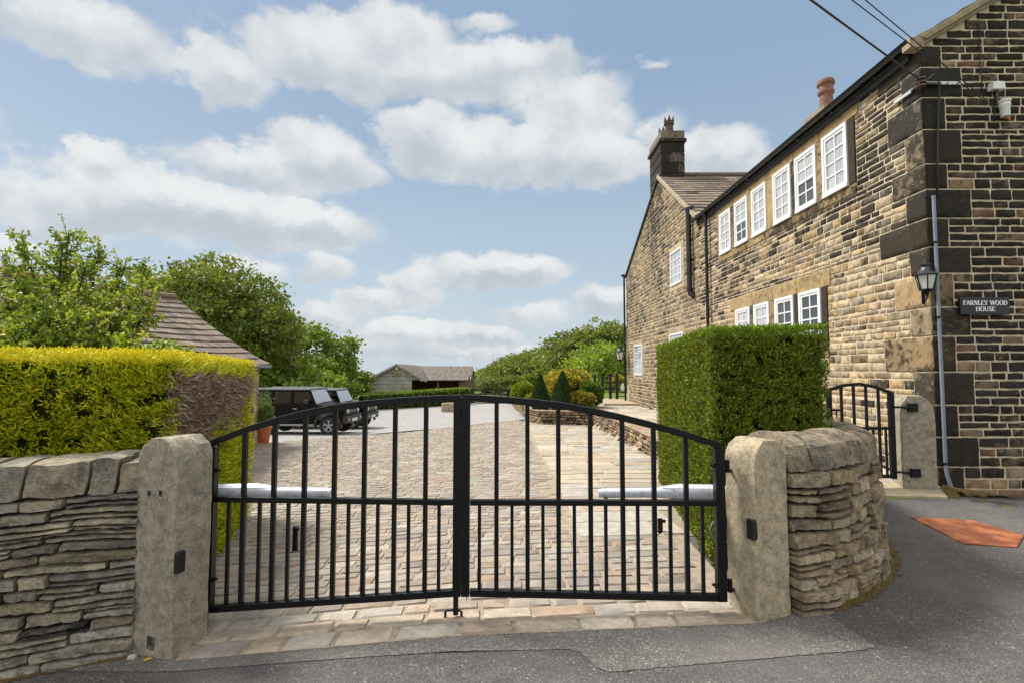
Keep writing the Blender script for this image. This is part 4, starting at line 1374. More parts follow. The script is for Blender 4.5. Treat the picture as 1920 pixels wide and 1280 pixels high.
for k, w_ in enumerate([.13, .15, .32, .21, .22, .26, .18, .3, .22, .25, .3, .2, .28, .3, .24, .3, .26, .3, .3, .28, .3, .3, .3, .3, .3]):
    if u > 7.2: break
    h = hs * (1.0 + rng.uniform(-.04, .05)); tl = (.16, .2, .12, .1, -.05, .1)[k] if k < 6 else rng.uniform(-.1, .15)
    if k == 0: h *= .9
    coping(lw_root, fnL, u, w_, h, .40, ZC0 + .004, k + 1, -tl, .15, (.27, .25, .20) if k % 2 else (.31, .27, .20))
    u += w_

# curved wall right of the gate
CP = [(1.75, 3.35), (2.02, 3.43), (2.35, 3.63), (2.70, 3.93), (2.99, 4.29), (3.22, 4.74), (3.42, 5.3), (3.62, 5.9), (3.82, 6.42)]
acc = [0]
for a, b in zip(CP, CP[1:]): acc.append(acc[-1] + math.dist(a, b))
CPx = np.array([p[0] for p in CP]); CPy = np.array([p[1] for p in CP]); acc = np.array(acc)
def cpos(u):
    u = np.asarray(u, float); e = .09
    x = (np.interp(u - e, acc, CPx) + np.interp(u, acc, CPx) + np.interp(u + e, acc, CPx)) / 3
    y = (np.interp(u - e, acc, CPy) + np.interp(u, acc, CPy) + np.interp(u + e, acc, CPy)) / 3
    x = np.where(u < .09, np.interp(u, acc, CPx), x); y = np.where(u < .09, np.interp(u, acc, CPy), y)
    e = .12
    dx = np.interp(u + e, acc, CPx) - np.interp(u - e, acc, CPx); dy = np.interp(u + e, acc, CPy) - np.interp(u - e, acc, CPy)
    l = np.hypot(dx, dy)
    return x, y, dy / l, -dx / l
def fm_c(u, v, n):
    x, y, nx, ny = cpos(u)
    nn = n - .015 + .05 * (1 - v) + .015 * np.sin(u * 6 + v * 7)
    vv = v * (1 - .040 * np.clip(u - .5, 0, 9)) + .008 * np.sin(u * 5 + 2) + .006 * np.sin(u * 9 + v * 12)
    return [x + nx * nn, y + ny * nn, vv]
cwr = empty('curved_stone_wall', (2.4, 3.9, .05), 0, 'curved tan dry stone wall with rounded coping right of the gate', 'wall')
RC0, RC1 = W(1500, 884, 3.38).z, W(1500, 815, 3.45).z + .01
mb = MB()
coursed(mb, fm_c, .01, acc[-1], -.06, RC0, [], (.055, .115), (.13, .42), lambda u, v: -.05 + .2 * noise.noise(Vector((u * 1.3, v * 2.2, 4.0))), d=.040, gap=.008, res=.045, pal=[(.36, .29, .19), (.31, .26, .18), (.40, .33, .22), (.29, .23, .155), (.34, .26, .16), (.42, .36, .25)], rough=.0055, wob=.005, edge=.010, back=-.055, dv=.022, split=.2, sj=.2)
under(cwr, mb.build('masonry', M['dry_stone']))
mb = MB(); vs = []; NN = 24
for k in range(NN + 1):
    u = acc[-1] * k / NN
    for (v, n_) in ((-.1, -.02), (RC0 + .01, -.03), (RC0 + .01, -.36), (-.1, -.36)):
        p = fm_c(np.array([u]), np.array([v]), np.array([n_])); vs.append((float(p[0][0]), float(p[1][0]), float(p[2][0])))
fs = [(i * 4 + k, (i + 1) * 4 + k, (i + 1) * 4 + (k + 1) % 4, i * 4 + (k + 1) % 4) for i in range(NN) for k in range(4)]
fs += [(3, 2, 1, 0), tuple(NN * 4 + k for k in range(4))]
mb.add(vs, fs); under(cwr, mb.build('core', M['gap'], fix=True))
def fnC(u, v, n):
    x, y, nx, ny = cpos(np.array([u]))
    # half-round section
    k = (n + .19) / .21
    z = v
    if v > RC0 + .08: z = RC0 + .08 + (v - RC0 - .08) * math.sqrt(max(.02, 1 - min(1, abs(k)) ** 2.2 * .9))
    z *= 1 - .040 * max(0, min(9, u - .5))
    return (float(x[0] + nx[0] * (n + .02)), float(y[0] + ny[0] * (n + .02)), z)
u = .0; k = 0
while u < acc[-1] - .1:
    w_ = [.19, .22, .17, .15, .12][k] if k < 5 else rng.uniform(.11, .2)
    coping(cwr, fnC, u, w_, RC1 - RC0 + rng.uniform(-.03, .01), .42, RC0 + .003, 30 + k, rng.uniform(-.2, .08), .10, [(.34, .29, .21), (.27, .24, .19), (.30, .25, .18)][k % 3])
    u += w_; k += 1

# ------------------------------------------------------------------ pedestrian gate and its post
pa = Vector((W(1684, 905, 6.52).x, 6.52, gz(4.9, 6.5)))
pr, po, pc, pu, pn_, pw_, pd_ = post('gatepost', (4.84, 6.45), (5.19, 6.36), (4.90, 6.75), .02, W(1720, 742, 6.4).z, 'short weathered stone gatepost against the house corner carrying the small gate', seed=5, topr=.26, asym=.5)
pg = empty('garden_gate', (pa.x, 6.5, .06), 0, 'small arched black iron garden gate between the curved wall and the house', 'gate')
PX0, PX1 = W(1556, 800, 6.5).x, W(1672, 800, 6.5).x; PY = 6.5
def pz(py): return W(1620, py, PY).z
zb0, zm0 = pz(892), pz(802)
arc = [(1556, 728), (1580, 719), (1610, 716), (1640, 722), (1672, 735)]
ax_ = [W(a, b, PY) for a, b in arc]
def at_(x): return float(np.interp(x, [p.x for p in ax_], [p.z for p in ax_])) - .02
def mkp(nm, f, bev=.002):
    mb = MB(); f(mb); return under(pg, mb.build(nm, M['black_iron'], bevel=bev))
mkp('stile', lambda mb: mb.bar((PX1, PY, zb0 - .03), (PX1, PY, at_(PX1)), .06, .05, (0, 1, 0)))
mkp('stile', lambda mb: mb.bar((PX0, PY, zb0 - .03), (PX0, PY, at_(PX0)), .05, .05, (0, 1, 0)))
mkp('top_rail', lambda mb: [mb.bar((lerp(PX0 - .02, PX1 + .02, i / 10), PY, at_(lerp(PX0, PX1, i / 10))), (lerp(PX0 - .02, PX1 + .02, (i + 1) / 10), PY, at_(lerp(PX0, PX1, (i + 1) / 10))), .042, .036) for i in range(10)], 0)
mkp('middle_rail', lambda mb: mb.bar((PX0, PY, zm0), (PX1, PY, zm0), .04, .036))
mkp('bottom_rail', lambda mb: mb.bar((PX0, PY, zb0), (PX1, PY, zb0), .04, .04))
for i in range(1, 5):
    x = lerp(PX0, PX1, i / 5 if i < 5 else 1)
    if i < 4 or True:
        mkp('long_bar', lambda mb: mb.bar((x, PY, zb0), (x, PY, at_(x)), .026, .026, (0, 1, 0)), 0)
for i in range(5):
    x = lerp(PX0, PX1, (i + .5) / 5)
    mkp('short_bar', lambda mb: mb.bar((x, PY, zb0), (x, PY, zm0), .022, .022, (0, 1, 0)), 0)
mkp('latch', lambda mb: (mb.bar((PX0, PY, pz(768)), (lerp(PX0, PX1, .2), PY, pz(768)), .03, .025), mb.bar((PX0 + .09, PY, pz(768)), (PX0 + .09, PY, pz(780)), .012, .012, (0, 1, 0))), 0)
for yy in (762, 883):
    z = pz(yy)
    mkp('hinge', lambda mb: (mb.box(4.90, 6.39, z - .05, 5.01, 6.425, z + .05), mb.tube([(PX1, PY - .03, z), (4.96, 6.38, z)], .014, 8)), 0)
# the second, pale post stump seen through it
# ------------------------------------------------------------------ hedges
def face_pts(a, b, z0, z1, n, bump=.04, seed=0, zf0=None, zt=None):
    """points on a vertical face from plan point a to b; returns points and outward normals (right-hand side of a->b)"""
    a = np.array(a, float); b = np.array(b, float); d = b - a; L = np.hypot(*d); d /= L
    nn = np.array([d[1], -d[0]])
    u = rng.uniform(0, L, n); t_ = rng.uniform(0, 1, n)
    zz0 = z0; zz1 = z1 if zt is None else lerp(zt[0], zt[1], u / L)
    z = zz0 + (zz1 - zz0) * t_
    bb = np.array([noise.noise(Vector((x * 3 + seed, y * 3, seed))) * bump + noise.noise(Vector((x * 11 + seed, y * 11, seed + 4))) * bump * .6 for x, y in zip(u, z)])
    P = np.stack([a[0] + d[0] * u + nn[0] * bb, a[1] + d[1] * u + nn[1] * bb, z], 1)
    N = np.tile([nn[0], nn[1], 0], (n, 1))
    return P, N, u, bb
def poly_core(pts, z0, zt, inset=.05):
    c = np.mean(np.array(pts), 0)
    mb = MB(); n = len(pts); vs = []
    for (x, y), z in zip(pts, zt):
        v = np.array([x, y]) - c; v = v * (1 - inset / max(.1, np.linalg.norm(v)) * 1.5)
        vs.append((c[0] + v[0], c[1] + v[1], z0))
    for (x, y), z in zip(pts, zt):
        v = np.array([x, y]) - c; v = v * (1 - inset / max(.1, np.linalg.norm(v)) * 1.5)
        vs.append((c[0] + v[0], c[1] + v[1], z - inset))
    mb.add(vs, [tuple(range(n))[::-1], tuple(range(n, 2 * n))] + [(i, (i + 1) % n, n + (i + 1) % n, n + i) for i in range(n)])
    return mb
def top_pts(pts, zt, n):
    A, B, C, D_ = [np.array([*p, z]) for p, z in zip(pts, zt)]
    s_ = rng.uniform(0, 1, (n, 1)); t_ = rng.uniform(0, 1, (n, 1))
    P = (A * (1 - s_) + B * s_) * (1 - t_) + (D_ * (1 - s_) + C * s_) * t_
    P[:, 2] += rng.normal(0, .010, n)
    return P
# golden hedge: corners A (front right), B (back right), C, D (front left, far outside the picture)
ga = W(332, 661, 3.75); gb = W(478, 681, 6.6); gf = W(0, 655, 3.5)
gdv = (Vector((gf.x - ga.x, gf.y - ga.y))).normalized()
gdl = (ga.x + gdv.x * 6.2, ga.y + gdv.y * 6.2)
H4 = [gdl, (ga.x, ga.y), (gb.x, gb.y), (gb.x - 1.6, gb.y + .4)]
HZ = [1.76, ga.z, gb.z, gb.z]
hr = empty('golden_hedge', (ga.x - .6, ga.y + .8, -.15), 0, 'clipped golden yellow conifer hedge with a bare brown patch, above the stone wall', 'hedge')
under(hr, poly_core(H4, -.1, HZ, .07).build('shade_core', M['core'], fix=True))
GOLD = [(.58, .57, .022), (.48, .52, .022), (.32, .41, .018), (.16, .24, .014), (.68, .62, .03)]
Pa, Na, ua, ba = face_pts((ga.x + gdv.x * 2.4, ga.y + gdv.y * 2.4), (ga.x, ga.y), ZC1 - .10, 1.72, 52000, .05, 2, zt=(1.74, ga.z))
Pa2, Na2, ua2, ba2 = face_pts(gdl, (ga.x + gdv.x * 2.4, ga.y + gdv.y * 2.4), ZC1 - .10, 1.74, 22000, .05, 2)
Pb, Nb, ub, bb_ = face_pts((ga.x, ga.y), (gb.x, gb.y), -.28, 1.7, 76000, .05, 6, zt=(ga.z, gb.z))
Pc = top_pts(H4, HZ, 26000)
Pd, Nd_, ud, bd = face_pts((gb.x, gb.y), (gb.x - 1.6, gb.y + .4), -.3, gb.z, 5000, .04, 9)
# bare patch on the return face
zb_n = np.array([noise.noise(Vector((x * 3, z * 3, 8))) for x, z in zip(ub, Pb[:, 2])])
zt_ = np.interp(ub, [0, 3], [1.56, 1.50]); zlo = np.interp(ub, [0, .5, 1.2, 2.0, 2.9], [.55, .75, 1.0, 1.1, 1.25])
brown = (Pb[:, 2] < zt_ + zb_n * .1) & (Pb[:, 2] > zlo + zb_n * .35) & (ub < 2.75 + zb_n * .3)
keepb = ~brown | (rng.random(len(Pb)) < .02)
def spray(P, N, n, up=.55, out=.8, rnd=.55):
    return norm(N * out + np.array([0, 0, up]) + rng.normal(0, rnd, P.shape) * np.array([1, 1, .8]))
P = np.concatenate([Pa, Pa2, Pb[keepb], Pd]); N = np.concatenate([Na, Na2, Nb[keepb], Nd_])
bmp = np.concatenate([ba, ba2, bb_[keepb], bd])
depth = rng.random(len(P)) ** 1.2 * .11
P = P - N * depth[:, None]
kp = np.array([noise.noise(Vector(p) * 9) + .5 * noise.noise(Vector(p) * 22) for p in P]) > -.13
P, N, bmp, depth = P[kp], N[kp], bmp[kp], depth[kp]
col = colmix(len(P), GOLD, [3, 4, 4, 2.0, 1.5], .2)
topk = np.clip((P[:, 2] - 1.62) / .1, 0, 1)[:, None]
col = col * (1 - topk) + topk * colmix(len(P), [(.72, .62, .03), (.60, .56, .025)], [1, 1]) 
S = rng.uniform(.022, .062, len(P))
# the grain of the sprays drifts over the face
sw = np.array([noise.noise_vector(Vector((p[0] * 2.2, p[1] * 2.2, p[2] * 2.2))) for p in P[::1]]) if len(P) < 200000 else 0
D = norm(spray(P, N, 0, .55, .6, .55) + np.array(sw) * .9)
S[topk[:, 0] > .5] *= .6
leaves('foliage', P, D, S, .11, col, M['conifer'], None)
under(hr, COL.objects['foliage'])
n = len(Pc)
colc = colmix(n, [(.74, .64, .03), (.62, .58, .03), (.48, .50, .02)], [3, 3, 1])
o = leaves('top_growth', Pc, norm(np.tile([0, 0, 1.], (n, 1)) + rng.normal(0, .6, (n, 3))), rng.uniform(.02, .05, n), .22, colc, M['conifer']); under(hr, o)
PB = Pb[brown]; NB = Nb[brown]
k2 = rng.random(len(PB)) < .62; PB = PB[k2]; NB = NB[k2]
dd = rng.random(len(PB)) * .06 - .0
PB = PB - NB * dd[:, None]
o = leaves('dead_patch', PB, norm(rng.normal(0, 1, PB.shape) + NB * .3 - np.array([0, 0, .2])), rng.uniform(.05, .12, len(PB)), .035, colmix(len(PB), [(.30, .215, .155), (.42, .32, .24), (.13, .085, .065), (.55, .45, .35)], [3, 3, 3, 1.0]), M['dead']); under(hr, o)

# dark green hedge
a = G(1341, 1068); h1 = (1.565, 4.10); 
H5 = [(1.565, 4.10), (W(1552, 614, 4.25).x, 4.25), (3.15, 7.6), (W(1232, 652, 7.6).x, 7.62)]
zt5 = [W(1341, 618, 4.1).z, W(1552, 613, 4.25).z, 1.95, W(1232, 652, 7.62).z]
gh = empty('green_hedge', (2.2, 5.6, .03), 0, 'tall square-clipped dark green conifer hedge in front of the house', 'hedge')
under(gh, poly_core(H5, -.05, zt5, .06).build('shade_core', M['core'], fix=True))
GRN = [(.11, .155, .016), (.16, .225, .022), (.24, .30, .028), (.055, .085, .012), (.36, .40, .045)]
P1, N1, u1, b1 = face_pts(H5[3], H5[0], -.02, 1.9, 130000, .030, 3, zt=(zt5[3], zt5[0]))
P1[:, 2] = np.maximum(P1[:, 2], -.10)
P2, N2, u2, b2 = face_pts(H5[0], H5[1], .0, 1.9, 62000, .030, 5, zt=(zt5[0], zt5[1]))
P3, N3, u3, b3 = face_pts(H5[1], H5[2], .0, 1.9, 26000, .030, 7, zt=(zt5[1], zt5[2]))
P = np.concatenate([P1, P2, P3]); N = np.concatenate([N1, N2, N3])
bmp = np.concatenate([b1, b2, b3])
depth = rng.random(len(P)) ** 1.4 * .08
P = P - N * depth[:, None]
kp = np.array([noise.noise(Vector(p) * 14) + .4 * noise.noise(Vector((p[0], p[1], p[2] * .5)) * 34) for p in P]) > -.20
P, N, bmp, depth = P[kp], N[kp], bmp[kp], depth[kp]
col = colmix(len(P), GRN, [3, 4, 3, 2, 1], .2)
br = rng.random(len(P)) < .02; col[br] = (.13, .08, .03)
tk = np.clip((P[:, 2] - 1.84) / .06, 0, 1)[:, None]
col = col * (1 - tk * .8) + tk * .8 * np.array([.17, .26, .02])
D = norm(N * .45 + np.array([0, 0, .8]) + rng.normal(0, .48, P.shape))
o = leaves('foliage', P, D, rng.uniform(.016, .042, len(P)), .16, col, M['conifer']); under(gh, o)
Pt = top_pts(H5, zt5, 26000); n = len(Pt)
o = leaves('top_growth', Pt, norm(np.tile([0, 0, 1.], (n, 1)) + rng.normal(0, .5, (n, 3))), rng.uniform(.015, .04, n), .2, colmix(n, [(.17, .26, .02), (.10, .18, .02), (.24, .32, .03)], [2, 2, 1]), M['conifer']); under(gh, o)
# ------------------------------------------------------------------ trees
TG = [(.095, .155, .022), (.125, .195, .028), (.16, .23, .034), (.07, .115, .018)]
def tree(name, x, y, top, rad, label, cat='tree', group=None, base=None, pal=TG, leaf=.30, nl=6000, lobes=14, seed=1, low=.18, squash=1.0, limbs=True, clump=.55, gaps=.0, tr=None):
    r_ = np.random.default_rng(seed)
    b = gz(x, y) if base is None else base
    H = top - b
    root = empty(name, (x, y, b), 0, label, cat, group)
    cz = H * (.5 + low / 2); rz = H * (1 - low) / 2
    L = []
    for k in range(lobes):
        while True:
            p = r_.uniform(-1, 1, 3)
            q = np.linalg.norm(p)
            if .25 < q < .80: break
        R_ = r_.uniform(.30, .46) * (1.1 - .35 * q)
        L.append((np.array([p[0] * rad, p[1] * rad * squash, cz + p[2] * rz]), R_ * rad, R_ * min(rad, rz) * 1.0))
    L.append((np.array([0, 0, H - rz * .42]), rad * .42, rz * .42))
    ncl = max(30, nl // 26)
    Ps = []; Cs = []; Ds = []
    pick = r_.integers(0, len(L), ncl)
    for k in pick:
        c, rx, rzz = L[k]
        d = r_.normal(size=3); d /= np.linalg.norm(d)
        if d[2] < -.35: d[2] = -d[2] * .5
        rr = r_.uniform(.72, 1.0)
        cc = c + d * np.array([rx, rx, rzz]) * rr
        n_ = 26; s_ = clump * leaf * 3.0
        pts = cc + r_.normal(0, 1, (n_, 3)) * np.array([s_, s_, s_ * .5]) * .62
        Ps.append(pts)
        c0 = np.array(pal[r_.integers(len(pal))]) * r_.uniform(.8, 1.22)
        Cs.append(np.clip(c0 * (1 + r_.uniform(-.18, .18, (n_, 1))), 0, 1))
        Ds.append(norm(r_.normal(0, .8, (n_, 3)) + d * .7 + np.array([0, 0, -.25])))
    P = np.concatenate(Ps); C = np.clip(np.concatenate(Cs) * np.array([1.25, 1.16, 1.1]), 0, 1); D = np.concatenate(Ds)
    o = leaves('crown', P, D, r_.uniform(.7, 1.25, len(P)) * leaf, .34, C, M['leaf'], None); o.parent = root
    mb = MB(); tr = tr or H * .028 + .05
    th = H * max(.22, low + .12)
    mb.tube([(0, 0, -.3), (tr * .3, 0, th * .5), (0, tr * .5, th)], [tr * 1.35, tr, tr * .85], 8)
    if limbs:
        for (c, rx, rzz) in L[:12]:
            m1 = np.array([c[0] * .35, c[1] * .35, th + (c[2] - th) * .45]) + r_.normal(0, .12, 3) * rad * .3
            mb.tube([(0, 0, th * .9), tuple(m1), tuple(c)], [tr * .6, tr * .36, tr * .14], 6)
            for j in range(3):
                e = c + r_.normal(0, .6, 3) * rx
                mb.tube([tuple(c * .9 + m1 * .1), tuple((c + e) / 2 + r_.normal(0, .08, 3) * rx), tuple(e)], [tr * .14, tr * .09, tr * .03], 5)
    o = mb.build('trunk', M['bark'], None, smooth=True); o.parent = root
    return root
def tp(px, py, D): return W(px, py, D)
# left hand trees
t0 = tp(405, 476, 26)
tree('sycamore_tree', t0.x, 26, t0.z, 4.5, 'large spreading sycamore with sky showing through its crown, behind the barn roof', pal=[(.095, .15, .022), (.12, .18, .026), (.15, .21, .032), (.07, .11, .018)], leaf=.20, nl=26000, lobes=20, seed=5, low=.05, clump=.62)
for k, (px, py, D, r_, lab, nl, pal) in enumerate((
        (498, 545, 30, 3.7, 'mid-green tree on the right flank of the large sycamore, above the parked cars', 9000, TG),
        (584, 606, 36, 3.6, 'rounded green tree behind the second car, left of the smaller tree by the stable', 9000, [(.12, .20, .028), (.15, .235, .032), (.09, .16, .025)]),
        (632, 664, 44, 2.8, 'smaller green tree between the rounded tree and the timber stable', 6000, TG),
        (664, 700, 52, 2.6, 'lowest dark green tree just left of the timber stable', 5000, [(.085, .14, .025), (.11, .17, .03)]),
        (545, 690, 27, 2.6, 'bright bushy sapling growing low behind the roofs of the parked cars', 7000, [(.13, .22, .03), (.10, .18, .025), (.16, .25, .04)]),
        (300, 490, 33, 3.4, 'dark tree partly hidden between the fruit tree and the sycamore', 6000, TG))):
    p = tp(px, py, D)
    tree('broadleaf_tree', p.x, D, p.z, r_, lab, pal=pal, nl=nl, leaf=.27, seed=20 + k, low=.02, lobes=14)
# the wood beyond the garden, tree by tree
WG = 'trees of the wood beyond the garden'
RW = [(893, 694, 116, 6, 'furthest low tree of the wood, just right of the stable'), (915, 688, 108, 6, 'second tree of the wood right of the stable, above the field gate'),
      (940, 683, 100, 6.5, 'pale green tree of the wood above the right post of the field gate'), (962, 675, 92, 6.5, 'tree of the wood directly above the golden dome bush'),
      (988, 663, 84, 6.8, 'tree of the wood rising behind the left cone conifer'), (1013, 653, 79, 7, 'olive green tree of the wood between the two cone conifers'),
      (1037, 640, 74, 7, 'tree of the wood behind the yellow shrub, lower than its right neighbour'), (1064, 629, 70, 7.5, 'tall tree of the wood behind the right cone conifer'),
      (1094, 612, 66, 7.5, 'tall tree of the wood above the dark fence'), (1130, 597, 62, 8, 'tallest tree of the wood, left of the far drainpipe'),
      (1172, 594, 62, 8, 'tall tree of the wood partly hidden by the far house corner')]
for k, (px, py, D, r_, lab) in enumerate(RW):
    p = tp(px, py, D)
    tree('woodland_tree', p.x, D, p.z, r_, lab, group=WG, base=-3.0, nl=10000, leaf=.36, seed=50 + k, low=.0, lobes=18, clump=.5, limbs=False,
         pal=[[(.12, .18, .04), (.15, .215, .045)], [(.10, .155, .03), (.13, .19, .036)], [(.16, .21, .04), (.12, .18, .036)]][k % 3])
for k, (px, py, D, r_, lab, pal) in enumerate(((920, 706, 80, 4.5, 'low grey-green tree in front of the wood, right of the stable', [(.10, .14, .05), (.12, .16, .06)]), (972, 702, 66, 4.2, 'dark rounded tree in front of the wood behind the golden dome bush', [(.08, .13, .03), (.10, .155, .03)]),
        (1030, 690, 56, 4.0, 'mid-green tree in front of the wood behind the cone conifers', TG), (1088, 668, 50, 4.4, 'dark spreading tree in front of the wood, left of the dark fence', [(.075, .13, .025), (.095, .155, .03)]),
        (1146, 640, 44, 4.6, 'bright green leafy tree nearest the far corner of the house', [(.15, .25, .035), (.19, .30, .04), (.12, .20, .03)]))):
    p = tp(px, py, D)
    tree('woodland_tree', p.x, D, p.z, r_, lab, group=WG, base=-2.0, nl=7000, leaf=.33, seed=80 + k, low=.0, lobes=16, pal=pal, clump=.5, limbs=False)

# the fruit tree leaning over the golden hedge: limbs, twigs and single leaves
def leafy_tree(name, base, ends, label, nt, lt, ls, pal, seed, cat='tree', tl=(.18, .42)):
    r_ = np.random.default_rng(seed)
    root = empty(name, base, 0, label, cat)
    B = np.array(base)
    mb = MB(); P = []; D = []; C = []; S = []
    fork = B + np.array([0, 0, 1.3])
    mb.tube([tuple(B * 0 + np.array([0, 0, -.2])), tuple(fork - B + r_.normal(0, .04, 3))], [.10, .075], 8)
    for e in ends:
        e = np.array(e) - B; f = fork - B
        m1 = f + (e - f) * .45 + np.array([0, 0, .18]) * np.linalg.norm(e - f) * .4 + r_.normal(0, .08, 3)
        pts = []
        for t_ in np.linspace(0, 1, 9):
            pts.append((1 - t_) ** 2 * f + 2 * t_ * (1 - t_) * m1 + t_ ** 2 * e + r_.normal(0, .02, 3))
        mb.tube([tuple(p) for p in pts], [lerp(.045, .006, t_) for t_ in np.linspace(0, 1, 9)], 6)
        for k in range(nt):
            t_ = r_.uniform(.28, 1.0); i = t_ * 8; i0 = min(7, int(i)); p0 = pts[i0] + (pts[i0 + 1] - pts[i0]) * (i - i0)
            dr = norm(np.array([r_.normal(0, 1, 3) + np.array([0, 0, .55]) + (e - f) / np.linalg.norm(e - f) * .5]))[0]
            ln = r_.uniform(*tl) * (1.15 - .3 * t_)
            q = [p0, p0 + dr * ln * .5 + np.array([0, 0, .02]), p0 + dr * ln + np.array([0, 0, .01])]
            mb.tube([tuple(a) for a in q], [.006, .004, .002], 4, cap=False)
            cc = np.array(pal[r_.integers(len(pal))]) * r_.uniform(.8, 1.2)
            for j in range(lt):
                s_ = r_.uniform(.1, 1.05)
                p = p0 + dr * ln * s_ + r_.normal(0, .012, 3)
                ld = norm(np.array([dr * .6 + r_.normal(0, .75, 3) + np.array([0, 0, -.05])]))[0]
                P.append(p); D.append(ld); S.append(r_.uniform(.6, 1.15) * ls); C.append(np.clip(cc * (1 + r_.uniform(-.2, .25)), 0, 1))
    o = leaves('crown', np.array(P), np.array(D), np.array(S), .30, np.array(C), M['leaf'], None, fold=.5); o.parent = root
    o = mb.build('trunk', M['bark'], None, smooth=True); o.parent = root
    return root
E = [(130, 428, 7.2), (118, 470, 7.0), (38, 470, 6.6), (88, 500, 7.2), (188, 476, 7.2), (240, 486, 7.4), (215, 520, 7.0), (270, 545, 7.0), (288, 565, 6.8), (262, 600, 6.6), (160, 510, 6.6), (60, 540, 6.2), (15, 500, 6.8), (-30, 480, 7.2),
     (10, 575, 6.0), (110, 560, 6.2), (180, 580, 6.4), (60, 610, 5.8), (-10, 630, 5.8), (130, 630, 6.0), (200, 625, 6.2), (-70, 540, 6.6), (150, 545, 7.6), (-100, 600, 6.4), (40, 650, 5.7), (230, 560, 6.6), (95, 590, 5.9), (150, 600, 6.1), (250, 640, 6.0), (20, 625, 5.8), (170, 650, 6.0), (90, 655, 5.8)]
E = [tuple(W(a, b, c)) for a, b, c in E]
leafy_tree('fruit_tree', (-6.1, 6.9, gz(-6.1, 6.9)), E, 'bright green fruit tree with upright shoots rising behind the golden hedge', 60, 19, .062,
           [(.25, .36, .045), (.19, .29, .035), (.33, .44, .06), (.12, .20, .03), (.36, .43, .09)], 4)
E2 = [tuple(W(a, b, c)) for a, b, c in ((290, 640, 5.4), (310, 646, 5.4), (335, 650, 5.6), (345, 660, 5.5), (320, 655, 5.2), (265, 655, 5.3))]
leafy_tree('shrub', (-3.95, 5.5, gz(-3.95, 5.5)), E2, 'pale green leafy shrub peeping over the golden hedge beneath the barn roof', 22, 13, .06, [(.26, .38, .06), (.21, .32, .05), (.16, .25, .04)], 9, 'shrub', (.08, .18))

# ------------------------------------------------------------------ barn with stone slate roof
e1 = W(503, 683, 15.0); r1 = W(326, 559, 14.3); bdir = Vector((.25, -.97, 0)).normalized()
e0 = e1 + bdir * 7.2; r0 = r1 + bdir * 7.2; r0.z = 3.02; e0.z = e1.z - .02
barn = empty('stone_barn', (e1.x - 1.5, e1.y - 2, gz(e1.x - 1.5, e1.y - 2)), 0, 'low stone outbuilding with a mossy stone slate roof behind the golden hedge', 'barn')
e1v, r1v, e0v, r0v = [np.array(v) for v in (e1, r1, e0, r0)]
nb = np.cross(e0v - e1v, r1v - e1v); nb /= np.linalg.norm(nb); nb = nb if nb[2] > 0 else -nb
SL = float(np.linalg.norm(r1v - e1v)); LL = 7.2
def fm_b(u, s, n):
    uu = np.asarray(u) / LL; ss_ = np.asarray(s) / SL
    zz = ss_ - .0
    A = e1v[None] + (e0v - e1v)[None] * np.atleast_1d(uu)[:, None]; B_ = r1v[None] + (r0v - r1v)[None] * np.atleast_1d(uu)[:, None]
    P = A + (B_ - A) * np.atleast_1d(zz)[:, None] + nb[None] * np.atleast_1d(n)[:, None]
    P[:, 2] += -.10 * np.sin(np.pi * np.clip(ss_, 0, 1)) - .05 * np.sin(np.pi * uu)
    return [P[:, 0], P[:, 1], P[:, 2]]
mb = MB()
slates(mb, fm_b, LL, SL, h0=.34, h1=.17, th=.035, wr=(.3, .65), soot=.10, pal=((.21, .175, .14), (.25, .21, .17), (.18, .155, .13), (.27, .22, .17), (.22, .16, .115)))
back = np.array([-2.6, -.67, 0]) * .95
mb.add([tuple(r1v), tuple(r0v), tuple(r0v + back + [0, 0, -1.6]), tuple(r1v + back + [0, 0, -1.8])], [(0, 1, 2, 3)], (.2, .16, .13, .2))
mb.tube([tuple(r1v + [0, 0, .03] ), tuple((r1v + r0v) / 2 + [0, 0, -.02]), tuple(r0v + [0, 0, .03])], .09, 8, col=(.24, .17, .10, .0))
under(barn, mb.build('roof', M['slate']))
mb = MB()
inn = np.array([-.22, -.06, 0])
zb_ = gz(e1.x, e1.y) - .3
c1 = e1v + inn - np.array(bdir) * -.10; c0 = e0v + inn
w1 = np.array([c1[0], c1[1]]); w0 = np.array([c0[0], c0[1]]); w2 = w1 + back[:2] * 1.9; w3 = w0 + back[:2] * 1.9
mb.add([(w1[0], w1[1], zb_), (w0[0], w0[1], zb_), (w3[0], w3[1], zb_), (w2[0], w2[1], zb_), (w1[0], w1[1], e1.z - .06), (w0[0], w0[1], e1.z - .1), (w3[0], w3[1], e1.z - .1), (w2[0], w2[1], e1.z - .06)],
       [(0, 1, 5, 4), (1, 2, 6, 5), (2, 3, 7, 6), (3, 0, 4, 7)])
mb.add([(w1[0], w1[1], e1.z - .07), (w2[0], w2[1], e1.z - .07), tuple(r1v + [0.02, .0, -.12])], [(0, 1, 2)])
mb.add([(w0[0], w0[1], e1.z - .11), (w3[0], w3[1], e1.z - .11), tuple(r0v + [-.02, .0, -.12])], [(0, 2, 1)])
under(barn, mb.build('wall', M['mortar'], fix=True))
mb = MB()
uu = Vector((*(w0 - w1), 0)).normalized(); nn_ = Vector((-uu.y, uu.x, 0)); nn_ = nn_ if nn_.x > 0 else -nn_
coursed(mb, plane_map((w1[0], w1[1], 0), uu, nn_), 0, 7.1, zb_, e1.z - .08, [], (.14, .2), (.2, .5), lambda u, v: .05, d=.02, res=.2, pal=TAN, gap=.02)
uu2 = -Vector((*(w2 - w1), 0)).normalized()
under(barn, mb.build('stonework', M['wall_stone'], smooth=True, sharp=60))
